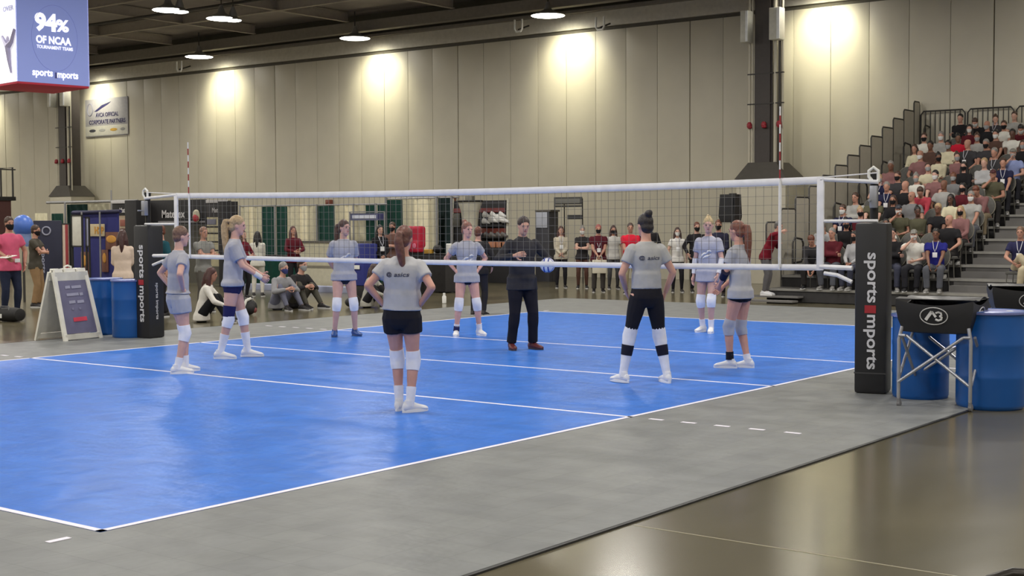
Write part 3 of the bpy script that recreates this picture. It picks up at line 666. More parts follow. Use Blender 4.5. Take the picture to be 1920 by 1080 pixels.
cF = (G(1688, 768)+G(1786, 770))/2; ang = atan2((G(1786,770)-G(1688,768)).y, (G(1786,770)-G(1688,768)).x)
ball_cart('black ball cart on crossed silver legs right of the padded post', cF.x+.02, cF.y+.36, R(5), .76, .62, True, 1.09)
pc = AT(1927, 640, 15.6); ball_cart('second black ball cart cut off by the right picture edge', pc.x, pc.y, R(24), .84, .60, True, 1.13)
# white bottle like holder hanging by the cart, small white sack behind the pad
tag(obj('sock_bag', MB().ell((0,0,.10), (.07,.06,.10)).ell((.01,0,.25), (.06,.05,.09)).xf(M.Translation(G(1688, 577, .0)*0 + AT(1688, 566, 27.6))), cm((225, 224, 216))), 'small white crumpled bag on the grandstand front edge by the pad', 'bag') if 0 else None
# sandwich board
fl, fr, bl = G(110, 641), G(181, 634), G(56, 641)
ax = (fr-fl).normalized(); wd = (fr-fl).length; ny = V((-ax.y, ax.x, 0)); ny = ny if ny.dot(bl-fl) > 0 else -ny
dp = min(.62, abs((bl-fl).dot(ny))); ctr = (fl+fr)/2+ny*dp/2; rz = atan2(ax.y, ax.x)
t = thing('sandwich_board', 'white sandwich board with a purple grey poster by the barrels', 'sign', (ctr.x, ctr.y, 0), rz, None)
M_sb = mat('board_white', (226, 224, 214), .45); HH = 1.16; hw = wd/2
for q, nm in ((-1, 'front_frame'), (1, 'rear_frame')):
    y0_, y1_ = q*.34, q*.03; mb = MB()
    def P_(x, h): return V((x, lerp(y0_, y1_, h/HH), h))
    for sx in (-1, 1): mb.bar(P_(sx*(hw-.03), 0), P_(sx*(hw-.06)*.97, HH-.05), .07, .04, (0,1,0))
    mb.bar(P_(-hw+.03, .07), P_(hw-.03, .07), .04, .08); mb.bar(P_(-hw+.06, HH-.12), P_(hw-.06, HH-.12), .04, .14)
    for sx in (-.75, 0, .75): mb.bar(P_(sx*hw*.8, HH-.08), P_(sx*hw*.8, HH), .16 if sx else .2, .045, (0,1,0))
    fr_ = obj(nm, mb, M_sb, t)
    obj('poster' if q < 0 else 'rear_panel', MB().add([P_(-hw+.06, .12), P_(hw-.06, .12), P_(hw-.07, HH-.18), P_(-hw+.07, HH-.18)]+[p+V((0, .012*-q, 0)) for p in (P_(-hw+.06, .12), P_(hw-.06, .12), P_(hw-.07, HH-.18), P_(-hw+.07, HH-.18))], [(0,1,2,3), (7,6,5,4), (0,4,5,1), (1,5,6,2), (2,6,7,3), (3,7,4,0)]), mat('poster_slate', (104, 102, 130), .5) if q < 0 else M_sb, t)
obj('handle', MB().tube([(-.07, 0, HH-.03), (-.07, 0, HH+.03), (0, 0, HH+.05), (.07, 0, HH+.03), (.07, 0, HH-.03)], .016, 8), M_sb, t)
upv = V((0, .31, HH)).normalized()
for z, h, m_, bars in ((.86, .045, 'g', ((-.16, -.06), (-.03, .17))), (.74, .045, 'g', ((-.16, .09), (.11, .18))), (.62, .045, 'g', ((-.14, -.01), (.03, .17))), (.51, .035, 'd', ((-.11, -.07), (.04, .08))), (.34, .065, 'r', ((-.12, .16),))):
    for x0_, x1_ in bars:      # blurred, unreadable lines of print on the poster
        pts = [V((x_, lerp(-.34, -.03, (z+dz)/HH)-.004, z+dz)) for x_, dz in ((x0_, -h/2), (x1_, -h/2+.006), (x1_, h/2+.006), (x0_, h/2))]
        obj('print_line', MB().poly(pts, (0, -.003, 0)), mat('poster_'+m_, {'g': (150, 150, 172), 'd': (124, 122, 146), 'r': (206, 62, 84)}[m_], .6), t)

# ------------------------------------------------------------------ hanging cube
k0 = AT(32, 152, 36); fr_ = ray(168, 162); d_ = fr_*((k0.z-CAM.z)/fr_.z)+CAM
ex = V((d_.x-k0.x, d_.y-k0.y, 0)); SZ = ex.length; ex.normalize(); ey = V((-ex.y, ex.x, 0)); HC_ = 2.75
t = thing('hanging_cube_sign', 'glowing white and violet cube sign hanging from the ceiling', 'sign', k0+ex*SZ/2+ey*SZ/2, atan2(ex.y, ex.x))
h2 = SZ/2
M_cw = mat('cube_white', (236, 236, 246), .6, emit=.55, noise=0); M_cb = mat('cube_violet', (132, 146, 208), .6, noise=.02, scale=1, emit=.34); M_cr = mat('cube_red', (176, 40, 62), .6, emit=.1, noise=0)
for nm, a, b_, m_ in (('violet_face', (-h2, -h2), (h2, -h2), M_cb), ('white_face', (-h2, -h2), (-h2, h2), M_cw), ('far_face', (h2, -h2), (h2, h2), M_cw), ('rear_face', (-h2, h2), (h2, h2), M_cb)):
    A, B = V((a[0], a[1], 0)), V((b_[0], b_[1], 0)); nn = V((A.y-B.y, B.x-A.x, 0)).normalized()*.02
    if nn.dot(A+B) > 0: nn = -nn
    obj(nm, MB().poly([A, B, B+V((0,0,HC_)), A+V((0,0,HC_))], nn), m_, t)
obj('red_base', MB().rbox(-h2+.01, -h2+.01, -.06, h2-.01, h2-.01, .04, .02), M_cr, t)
for sx in (-1, 1):
    for sy in (-1, 1): obj('hanging_wire', MB().tube([(sx*h2*.9, sy*h2*.9, HC_), (0, 0, 9.6-k0.z)], .012, 6), M_steel, t)
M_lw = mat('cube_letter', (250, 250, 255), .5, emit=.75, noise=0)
pm = SZ/136.    # metres per photo pixel on the violet face
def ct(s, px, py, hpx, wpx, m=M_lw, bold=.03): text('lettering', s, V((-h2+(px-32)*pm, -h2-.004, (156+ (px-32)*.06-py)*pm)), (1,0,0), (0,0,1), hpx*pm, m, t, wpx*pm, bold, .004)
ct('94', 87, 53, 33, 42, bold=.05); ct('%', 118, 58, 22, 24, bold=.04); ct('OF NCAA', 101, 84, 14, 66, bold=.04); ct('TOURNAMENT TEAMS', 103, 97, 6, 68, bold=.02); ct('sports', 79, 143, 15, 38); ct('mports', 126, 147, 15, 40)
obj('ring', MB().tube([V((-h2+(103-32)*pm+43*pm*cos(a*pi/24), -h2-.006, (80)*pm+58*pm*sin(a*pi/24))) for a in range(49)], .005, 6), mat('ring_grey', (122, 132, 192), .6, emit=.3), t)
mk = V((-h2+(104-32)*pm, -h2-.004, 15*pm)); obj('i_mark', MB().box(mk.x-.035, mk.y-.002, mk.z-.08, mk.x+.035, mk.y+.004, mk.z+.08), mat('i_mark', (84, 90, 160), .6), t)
text('lettering', 'OVER', V((-h2-.004, -h2+.42, 128*pm)), (0,-1,0), (0,0,1), 9*pm, mat('cube_lav', (170, 176, 226), .5), t, .62, .03, .004)
gr = mat('cube_fig', (168, 164, 200), .6); cx_, cz_ = -h2+.45, 62*pm
obj('figure', MB().tube([(-h2-.006, cx_-.40, cz_+.42), (-h2-.006, cx_-.22, cz_+.12), (-h2-.006, cx_, cz_)], [.05, .07, .1], 8).tube([(-h2-.006, cx_+.35, cz_+.3), (-h2-.006, cx_+.12, cz_+.08), (-h2-.006, cx_, cz_)], [.04, .07, .1], 8).tube([(-h2-.006, cx_, cz_), (-h2-.006, cx_-.05, cz_-.35), (-h2-.006, cx_-.14, cz_-.7)], [.1, .07, .03], 8).ell((-h2-.006, cx_+.05, cz_+.2), (.01, .09, .09)).xf(M.Diagonal((1,1,1,1))), gr, t)
# ------------------------------------------------------------------ grandstand
BX0, BX1, BY0, TD, RS, B0, NR = -7.65, 9.5, 23.95, .765, .283, .32, 12
AX0, AX1 = -3.5, -2.25
t = thing('grandstand', 'stepped grey grandstand with side panels and rails at the right', 'grandstand', (BX0, BY0, 0))
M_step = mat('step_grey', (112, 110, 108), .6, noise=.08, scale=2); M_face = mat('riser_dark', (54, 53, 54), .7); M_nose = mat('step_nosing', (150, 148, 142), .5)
M_panel = mat('guard_panel', (176, 170, 156), .7, noise=.03); M_frame = mat('guard_frame', (52, 50, 48), .5)
def py(k): return BY0+TD*k
def pz(k): return B0+RS*k
for k in range(NR+1):
    y0 = py(k); y1 = py(k+1) if k < NR else WY-.02
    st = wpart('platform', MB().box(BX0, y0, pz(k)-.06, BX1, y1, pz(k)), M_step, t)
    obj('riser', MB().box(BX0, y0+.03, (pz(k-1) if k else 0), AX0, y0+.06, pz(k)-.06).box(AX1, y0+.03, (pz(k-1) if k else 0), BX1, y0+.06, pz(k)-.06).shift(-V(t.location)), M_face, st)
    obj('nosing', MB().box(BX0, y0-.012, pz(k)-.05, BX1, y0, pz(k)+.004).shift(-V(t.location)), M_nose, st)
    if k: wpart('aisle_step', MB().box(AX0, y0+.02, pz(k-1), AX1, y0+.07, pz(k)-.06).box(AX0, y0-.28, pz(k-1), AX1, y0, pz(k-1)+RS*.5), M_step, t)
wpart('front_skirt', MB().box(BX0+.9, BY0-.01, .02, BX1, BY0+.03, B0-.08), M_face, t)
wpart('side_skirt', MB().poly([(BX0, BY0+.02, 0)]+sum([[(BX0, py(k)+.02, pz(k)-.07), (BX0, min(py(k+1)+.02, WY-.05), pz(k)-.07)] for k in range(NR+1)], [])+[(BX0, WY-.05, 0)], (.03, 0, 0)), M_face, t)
# entry steps at the left front corner
for k, z in enumerate((.16, .07)):
    wpart('entry_step', MB().box(BX0-.35, BY0-.3*(k+1), z-.04, BX0+.95, BY0-.3*k, z), M_step, t)
for k in range(NR+1):      # stepped side guards with a dark tube frame
    y0 = py(k)-.02; y1 = min(py(k+1)-.03, WY-.06); zb = pz(k)-.02; zt = 1.90+RS*k
    if k == 0: zt = 1.86
    p = wpart('guard_panel', MB().box(BX0-.01, y0+.02, zb, BX0+.01, y1-.02, zt-.02), M_panel, t)
    f = MB().tube([(BX0, y0, zb-.1), (BX0, y0, zt-.06), (BX0, y0+.05, zt), (BX0, y1-.05, zt), (BX0, y1, zt-.06), (BX0, y1, zb-.1)], .021, 8)
    obj('frame', f.shift(-V(t.location)), M_frame, p)
def loop_rail(x, y, z, dx=0):
    return MB().tube([(x, y, z), (x, y, z+.62), (x, y+.10, z+.74), (x, y+.48, z+.70), (x, y+.56, z+.60), (x, y+.56, z+.25), (x, y+.46, z+.16), (x, y+.05, z+.14)], .024, 8)
for k in (1, 4, 6, 8, 10, 12): wpart('handrail_loop', loop_rail(BX0+.30, py(k), pz(k)+.15), M_frame, t)
yb = WY-.16; zb = pz(NR)+.02
x = BX0+.08
i = 0
while x < 1.5:         # barred guard sections along the back
    w_ = 1.28; mb = MB().tube([(x, yb, zb), (x, yb, zb+1.18), (x+.08, yb, zb+1.28), (x+w_-.08, yb, zb+1.28), (x+w_, yb, zb+1.18), (x+w_, yb, zb)], .024, 8).bar((x, yb, zb+.1), (x+w_, yb, zb+.1), .03)
    for q in range(1, 9): mb.bar((x+w_*q/9, yb, zb+.1), (x+w_*q/9, yb, zb+1.27), .022)
    wpart('back_guard', mb, M_frame, t); x += w_+.07

# chairs on the grandstand
def chair_proto():
    t = thing('stacking_chair', 'x x x x', 'chair', (0, 0, 0), 0, 'grey oval backed chairs on the grandstand')
    Mc = mat('chair_fabric', (88, 87, 84), .85, noise=.12, scale=20, bump=.2); Ml = mat('chair_leg', (110, 108, 102), .4, metal=.5)
    obj('seat', MB().rbox(-.23, -.20, .42, .23, .25, .49, .028), Mc, t)
    vs = MB(); m = M.Translation(V((0, -.245, .76))) @ M.Rotation(R(10), 4, 'X')
    vs.ell((0,0,0), (.225, .030, .235), None, 20, 10).xf(m); bk = obj('backrest', vs, Mc, t)
    rim = MB().tube([m @ V((.232*cos(a*pi/12), 0, .242*sin(a*pi/12))) for a in range(25)], .011, 6)
    obj('rim', rim, mat('chair_rim', (128, 124, 112), .5), bk)
    for sx in (-1, 1):
        obj('leg', MB().tube([(sx*.2, .2, .43), (sx*.225, .23, .0)], .012, 6), Ml, t)
        obj('leg', MB().tube([(sx*.19, -.27, .62), (sx*.2, -.22, .43), (sx*.225, -.25, .0)], .012, 6), Ml, t)
    return t
CH = chair_proto(); _first = [True]
ORD = ('front', 'second', 'third', 'fourth', 'fifth', 'sixth', 'seventh', 'eighth', 'ninth', 'tenth', 'eleventh', 'top')
POS = ('leftmost', 'second from left', 'third from left', 'middle', 'third from aisle', 'second from aisle', 'aisle-side')
SX = [-6.62+.475*i for i in range(7)]
def chair_at(x, y, z, rz, label):
    global CH
    if _first[0]:
        _first[0] = False; del LABELS['x x x x']; CH.location = (x, y, z); CH.rotation_euler = (0, 0, rz); tag(CH, label, 'chair', 'grey oval backed chairs on the grandstand')
    else: dup(CH, (x, y, z), rz, label)

# seated spectators: prototypes
SEAT = dict(pelvis=.53, py=-.06, kneep=(0, .5, 1), voxel=.02, bottom='trousers')
SP = []
def sp(**k):
    d = dict(SEAT); d.update(k); SP.append(build_person(**d)[0])
sp(male=True, lean=.06, feetL=(-.13, .36, .1), feetR=(.13, .36, -.1), hl=(-.10, .34, .06), hr=(.10, .34, .06), sleeve=.55, hair='short', H=1.78)                      # 0 man hands on lap
sp(male=True, lean=.10, feetL=(-.16, .38, .2), feetR=(.14, .30, -.1), hl=(.10, .17, .28), hr=(-.10, .20, .25), pl=(-1, .3, -.5), pr=(1, .3, -.5), sleeve=1.95, hair='short', H=1.80)   # 1 crossed arms
sp(lean=.04, feetL=(-.09, .36, 0), feetR=(.10, .36, 0), hl=(-.05, .30, .10), hr=(.06, .30, .10), sleeve=1.95, hair='long', H=1.70)                                     # 2 woman hands together
sp(male=True, lean=.62, feetL=(-.17, .32, .2), feetR=(.17, .32, -.2), hl=(-.04, .52, .12), hr=(.05, .52, .12), sleeve=1.95, hair='short', H=1.78, head=(0, .35, 0))       # 3 leaning on knees
sp(lean=.12, feetL=(-.10, .34, 0), feetR=(.06, .44, -.3), hl=(-.07, .26, .26), hr=(.07, .27, .25), sleeve=.55, hair='pony', H=1.70, head=(.25, -.25, 0))                 # 4 looking at phone
sp(male=True, lean=-.02, feetL=(-.12, .40, .1), feetR=(.10, .52, -.2), hl=(-.16, .24, .10), hr=(.18, .22, .10), sleeve=.6, hair='bald', H=1.80, heavy=.018, head=(-.3, 0, 0)) # 5 heavy bald man
sp(male=True, lean=.15, feetL=(-.12, .36, .1), feetR=(.12, .36, -.1), hl=(-.06, .28, .16), hr=(.06, .24, .58), pr=(1, .4, -1), sleeve=.55, hair='cap', H=1.76)                           # 6 cap, hand to the chin
sp(lean=.08, feetL=(-.09, .36, 0), feetR=(.10, .34, 0), hl=(.08, .18, .20), hr=(-.08, .22, .17), sleeve=1.95, hair='bun', H=1.70, head=(.3, 0, .05))                      # 7 woman arms folded
SKN = [(196, 150, 132), (184, 136, 116), (172, 124, 104), (200, 158, 140), (122, 84, 66), (96, 66, 54), (170, 120, 98)]
HRC = {'black': (26, 22, 22), 'brown': (66, 46, 36), 'auburn': (100, 56, 40), 'blond': (166, 140, 104), 'grey': (130, 126, 122)}
TOPS = {'black': (30, 29, 32), 'charcoal': (58, 57, 60), 'grey': (120, 120, 122), 'light grey': (160, 159, 156), 'white': (214, 212, 204), 'cream': (206, 198, 170), 'maroon': (88, 26, 36), 'red': (196, 30, 54), 'coral red': (186, 70, 84), 'navy': (34, 36, 66), 'royal blue': (34, 36, 120),
        'pale blue': (140, 152, 198), 'mauve': (134, 96, 96), 'brown': (84, 62, 54), 'olive': (86, 84, 66), 'dark green': (32, 52, 46), 'teal': (28, 76, 88), 'pink': (214, 96, 128), 'silver grey': (170, 170, 172)}
MSK = {'white': (216, 216, 214), 'grey': (150, 152, 154), 'black': (28, 27, 30), 'blue': (60, 66, 120), None: None}
KNOWN = [(1722, 275, 'cream', 2, 'brown', None, 1), (1740, 262, 'white', 0, 'brown', 'black', 0), (1757, 285, 'brown', 1, 'black', None, 4), (1779, 258, 'light grey', 1, 'grey', 'white', 0), (1796, 268, 'red', 7, 'black', None, 4), (1815, 274, 'charcoal', 5, 'grey', None, 1), (1818, 226, 'black', 1, 'black', None, 0), (1839, 236, 'black', 3, 'brown', 'white', 0),
         (1805, 232, 'maroon', 2, 'black', 'white', 0), (1888, 216, 'light grey', 0, 'brown', None, 3), (1908, 206, 'maroon', 1, 'black', None, 4), (1892, 248, 'white', 0, 'brown', 'black', 1), (1903, 268, 'white', 0, 'black', None, 5), (1908, 290, 'pale blue', 6, 'black', 'grey', 0), (1894, 314, 'navy', 0, 'brown', None, 1), (1845, 320, 'silver grey', 1, 'blond', None, 3),
         (1791, 300, 'mauve', 7, 'brown', 'grey', 0), (1740, 322, 'cream', 4, 'brown', 'grey', 0), (1655, 296, 'black', 2, 'black', 'black', 4), (1673, 336, 'charcoal', 0, 'brown', 'black', 1), (1687, 352, 'black', 5, 'grey', None, 1), (1662, 372, 'navy', 0, 'grey', None, 1), (1705, 372, 'grey', 5, 'grey', None, 2), (1730, 356, 'coral red', 3, 'brown', None, 1),
         (1785, 365, 'cream', 2, 'black', None, 5), (1841, 356, 'mauve', 3, 'auburn', None, 1), (1876, 336, 'olive', 6, 'brown', None, 2), (1720, 398, 'olive', 7, 'black', None, 5), (1772, 416, 'black', 5, 'grey', None, 1), (1711, 442, 'white', 6, 'black', 'white', 3), (1751, 434, 'royal blue', 0, 'black', None, 4), (1497, 445, 'charcoal', 3, 'auburn', None, 1), (1550, 438, 'silver grey', 3, 'brown', None, 2),
         (1600, 352, 'light grey', 1, 'brown', None, 1), (1590, 400, 'navy', 0, 'brown', 'white', 1), (1614, 418, 'white', 4, 'brown', None, 1), (1560, 400, 'navy', 7, 'blond', 'white', 1), (1700, 268, 'brown', 6, 'brown', None, 2), (1860, 300, 'charcoal', 1, 'grey', None, 1)]
used = set(); NOTEMPTY = {}
seats = [(k, i) for k in range(NR) for i in range(7)]
def seat_pos(k, i): return V((SX[i]+random.Random(k*31+i).uniform(-.03, .03), py(k)+.36, pz(k)))
def head_px(k, i): return PJ(seat_pos(k, i)+V((0, .1, 1.18)))
for kn_ in KNOWN:
    best = min((s for s in seats if s not in NOTEMPTY), key=lambda s: (head_px(*s)[0]-kn_[0])**2+(head_px(*s)[1]-kn_[1])**2)
    d = math.dist(head_px(*best), kn_[:2])
    if d < (50 if best[0] == 0 else 28): NOTEMPTY[best] = kn_[2:]
rnd = random.Random(11)
MUTED = ['black', 'charcoal', 'grey', 'light grey', 'olive', 'brown', 'navy', 'maroon', 'white', 'charcoal', 'black', 'mauve', 'silver grey', 'cream']
hairnames = {0: 'short', 1: 'short', 2: 'long', 3: 'short', 4: 'ponytailed', 5: 'no', 6: 'capped', 7: 'bunned'}
BOT = [(38, 38, 44), (60, 62, 78), (120, 108, 88), (44, 42, 42), (86, 88, 96)]
EMPTY = {(4, 0), (7, 4), (9, 5), (3, 4), (5, 5), (10, 1), (6, 3), (2, 2), (8, 5), (1, 4)}
cnt = {}
for k, i in seats:
    p = seat_pos(k, i)
    if PJ(p+V((0, 0, .9)))[0] > 1945: continue
    hx_ = head_px(k, i)[0]
    if (k == 11 and hx_ < 1792) or (k == 10 and hx_ < 1765) or (k == 9 and hx_ < 1730): continue
    rowpos = '%s row, %s seat' % (ORD[k], POS[i])
    chair_at(p.x, p.y, p.z, pi, 'grey oval-backed chair in the grandstand, ' + rowpos)
    if (k, i) in NOTEMPTY: tp, q, hr_, mk_, sk = NOTEMPTY[(k, i)]; sk = SKN[sk]
    elif (k, i) in EMPTY or random.Random(k*7+i*13).random() < .13: continue
    else: tp = rnd.choice(MUTED); q = rnd.choice([0, 1, 2, 3, 4, 6, 7, 0, 1, 2, 7, 5]); hr_ = rnd.choice(list(HRC)); mk_ = rnd.choice([None, None, 'white', 'black', 'grey']); sk = rnd.choice(SKN[:5])
    bt = rnd.choice(BOT); rz = pi+rnd.uniform(-.15, .28)
    root, ob = place_person('%s-clad spectator%s, %s' % (tp.replace(' ', '-'), ' in %s mask' % mk_ if mk_ else '', 'grandstand '+rowpos), SP[q], p, rz,
        dict(skin=sk, top=TOPS[tp], bottom=bt, hair=HRC[hr_] if q != 6 else rnd.choice([(40, 42, 52), (120, 118, 112), (70, 30, 34)]), shoe=rnd.choice([(210, 210, 208), (30, 30, 32), (120, 118, 116)]), sole=(200, 200, 200)), MSK[mk_], 'spectators on the grandstand', {'bottom': 'trousers', 'hair': 'cap' if q == 6 else 'hair'}, eyes=(k < 4))
    root['category'] = 'person'
# man on the right of the aisle, cut by the frame
SPX = build_person(male=True, H=1.82, pelvis=.53, py=-.06, kneep=(0, .5, 1), voxel=.018, bottom='trousers', lean=.02, feetL=(-.05, .40, .1), feetR=(-.30, .34, .3), footz=(0, .36), hl=(-.10, .30, .12), hr=(.12, .28, .14), sleeve=.55, hair='short')[0]
xm = -1.95
chair_at(xm, py(0)+.36, pz(0), pi, 'grey chair right of the aisle steps under the cross-legged man')
place_person('man in navy shirt and beige trousers, legs crossed, right of the aisle', SPX, V((xm, py(0)+.36, pz(0))), pi+.15, dict(skin=SKN[1], top=(40, 40, 74), bottom=(178, 166, 140), hair=(110, 84, 66), shoe=(225, 225, 222), sole=(225, 225, 222)), None, None, {'bottom': 'trousers'})
obj_ = V((xm+.1, py(1)+.36, pz(1)))
chair_at(obj_.x, obj_.y, obj_.z, pi, 'grey chair right of the aisle, second row, at the frame edge')
place_person('maroon-clad spectator right of the aisle behind the cross-legged man', SP[1], obj_, pi+.1, dict(skin=SKN[0], top=(150, 60, 66), bottom=(50, 50, 56), hair=(80, 60, 50)), None, None, {'bottom': 'trousers'})
# lanyard badges of the two front row men
def badge(p_, z, label): 
    pass
# ------------------------------------------------------------------ standing and floor-sitting bystanders
ST = {}
def stp(nm, **k): ST[nm] = build_person(**dict(dict(voxel=.018), **k))[0]
stp('cross_m', male=True, H=1.80, bottom='trousers', hl=(.10, .17, .29), hr=(-.10, .21, .26), pl=(-1, .3, -.5), pr=(1, .3, -.5), sleeve=.55, hair='short', dl=((1, .1, 0), (0, -1, 0)), dr=((-1, .1, 0), (0, -1, 0)))
stp('clasp_m', male=True, H=1.82, bottom='trousers', hl=(-.04, .20, .04), hr=(.04, .22, .04), sleeve=.55, hair='short', heavy=.01)
stp('down_m', male=True, H=1.82, bottom='trousers', hl=(-.28, .04, -.02), hr=(.28, .04, -.02), sleeve=1.95, hair='short')
stp('bag_m', male=True, H=1.80, bottom='slim', hl=(-.06, .22, .10), hr=(.26, .12, .05), sleeve=1.95, hair='short', heavy=.012)
stp('read_w', H=1.72, bottom='slim', hl=(-.07, .28, .20), hr=(.07, .28, .20), sleeve=1.95, hair='long', head=(0, -.15, 0))
stp('clasp_w', H=1.70, bottom='slim', hl=(-.03, .20, .08), hr=(.03, .22, .06), sleeve=1.95, hair='long')
stp('down_w', H=1.70, bottom='slim', hl=(-.25, .05, -.02), hr=(.25, .06, -.02), sleeve=.55, hair='long')
stp('cross_w', H=1.70, bottom='slim', hl=(.08, .17, .24), hr=(-.08, .20, .21), pl=(-1, .3, -.5), pr=(1, .3, -.5), sleeve=.55, hair='bun')
stp('paper_m', male=True, H=1.82, bottom='slim', hl=(-.24, .10, .02), hr=(.22, .34, .16), sleeve=.55, hair='short', heavy=.008)
stp('floor_w', H=1.70, pelvis=.13, py=0, kneep=(0, .2, 1), feetL=(-.18, .50, .2), feetR=(.16, .46, -.3), hl=(-.10, .50, .18), hr=(.12, .46, .16), lean=.25, bottom='slim', sleeve=1.95, hair='long')
stp('floor_m', male=True, H=1.78, pelvis=.13, py=0, kneep=(0, .2, 1), feetL=(-.22, .50, .2), feetR=(.10, .42, -.2), hl=(-.08, .42, .30), hr=(.10, .40, .30), lean=.30, bottom='slim', sleeve=1.95, hair='short', head=(.2, -.1, 0))
def by(label, key, px, py_, face, top, bottom, hair='brown', skin=1, mask=None, dep=None, shoe=(40, 38, 40), H=None, names=None):
    p = G(px, py_)
    rz = facing(p, face)
    tc_ = TOPS.get(top, top); names = dict({'bottom': 'trousers'}, **(names or {}))
    root, ob = place_person(label, ST[key], p, rz, dict(skin=SKN[skin], top=tc_, bottom=bottom, hair=HRC.get(hair, hair), shoe=shoe, sole=(200, 200, 200)), MSK[mask], 'bystanders around the court', names)
    if H: root.scale = (H, H, H)
    return root
J, K, KH, DK, BR = (36, 42, 64), (160, 148, 122), (150, 122, 90), (34, 33, 38), (86, 60, 52)
by('man in bright pink shirt and jeans holding papers at far left', 'paper_m', 20, 596, 25, 'pink', J, 'brown', 1, 'black', H=1.10)
by('man in dark olive shirt and tan trousers beside the man in pink', 'cross_m', 68, 576, 70, (74, 70, 62), KH, 'brown', 1, 'black', H=1.02)
by('woman seen from behind in cream cardigan standing behind the blue barrels', 'clasp_w', 232, 602, 172, (216, 196, 178), (34, 36, 56), (64, 36, 34), 3, H=1.02)
by('man in dark teal top behind the left padded post', 'down_m', 305, 594, -60, 'teal', DK, 'auburn', 1, 'black', H=1.0)
by('man in grey shirt with folded forearms behind the left net end', 'cross_m', 383, 585, 35, (128, 128, 124), (88, 84, 78), (130, 96, 80), 1, H=.99)
by('person in dark maroon top standing just right of the blonde player', 'read_w', 457, 560, 50, (104, 24, 40), DK, 'brown', 3, H=.98)
by('woman with her back turned in white top before the green drape', 'clasp_w', 484, 556, 170, (206, 204, 194), (200, 196, 186), 'black', 3, H=.97)
by('woman in maroon jacket between green drape and cream low wall', 'read_w', 551, 552, 20, (92, 26, 38), DK, (76, 40, 36), 1, H=1.03)
by('woman in open black jacket with white badge behind the foreground player', 'clasp_w', 713, 556, 20, (28, 26, 30), DK, 'black', 3, H=1.06)
by('man in brown top beside the woman in the black jacket', 'cross_m', 737, 552, -20, (104, 76, 68), DK, 'brown', 1, 'black', H=1.04)
by('masked man in grey behind the dark exhibitor table', 'down_m', 803, 530, 0, (140, 138, 138), DK, 'black', 2, 'black', H=1.0)
by('man in black polo with his back turned behind the player', 'bag_m', 897, 592, 160, (38, 36, 38), (40, 38, 42), 'auburn', 0, 'black', H=.98)
by('woman with long hair in cream cardigan right of the coach', 'clasp_w', 1052, 540, 5, (190, 182, 164), DK, (72, 40, 34), 3, H=1.02)
by('man with folded arms and brown trousers beside cream cardigan woman', 'cross_w', 1092, 541, 0, (44, 42, 44), BR, 'grey', 3, 'white', H=1.02)
by('man in maroon jersey and grey trousers holding a cream bag', 'clasp_m', 1122, 548, 5, (78, 22, 34), (74, 70, 68), (150, 80, 74), 1, 'black', H=.98)
by('woman in white and grey top with black mask beside maroon jersey', 'down_w', 1150, 542, 10, (186, 184, 180), (70, 70, 72), (60, 36, 34), 1, 'black', H=1.03)
by('man in bright red shirt and khaki trousers standing behind the court', 'clasp_m', 1182, 551, 0, (204, 32, 56), K, 'brown', 1, None, H=1.0)
by('tall man in black jacket behind the player in leggings', 'down_m', 1217, 545, -10, (34, 32, 36), DK, 'brown', 0, None, H=1.04)
by('masked woman in white shirt right of the player in leggings', 'down_w', 1270, 548, 5, (206, 204, 200), DK, (60, 40, 36), 3, 'white', H=1.0)
by('man in black coat left of the player with white arm sleeve', 'bag_m', 1306, 548, 15, (32, 30, 34), DK, 'auburn', 0, 'black', H=1.02)
by('man in navy jacket between player and the black loudspeaker', 'bag_m', 1347, 556, -10, (38, 38, 58), DK, 'auburn', 1, 'black', H=1.05)
by('person in black coat in front of the loudspeaker stand', 'down_m', 1392, 556, -80, (34, 33, 34), DK, 'black', 1, None, H=.98)
by('woman in white sweater crouching on the floor behind left players', 'floor_w', 378, 604, 80, (222, 218, 210), (24, 24, 28), (70, 38, 34), 2, H=1.12)
by('seated person in striped grey hoodie and blue mask on the floor', 'floor_m', 520, 581, 40, (142, 142, 146), (104, 106, 124), 'grey', 0, 'blue', H=1.08)
by('seated person in black jacket right of the striped hoodie', 'floor_m', 553, 578, 45, (44, 42, 44), (78, 76, 68), 'brown', 0, 'grey', H=1.14)
by('person in pale grey sweater sitting on the floor behind foreground player', 'floor_w', 688, 577, 65, (168, 166, 156), (34, 33, 36), (60, 40, 36), 1, 'black', H=1.05)
p = G(1440, 556); lean_ = build_person(male=True, H=1.76, bottom='slim', lean=.45, hl=(-.12, .30, .30), hr=(.30, .45, .55), sleeve=1.95, hair='short', voxel=.018)[0]
place_person('person in dark red jacket leaning at the left grandstand corner', lean_, V((-7.6, BY0-.16, .16)), facing(V((-7.6, 23.8, .3)), 75), dict(skin=SKN[0], top=(116, 22, 38), bottom=(96, 94, 96), hair=(100, 96, 92)), None, None, {'bottom': 'trousers'})
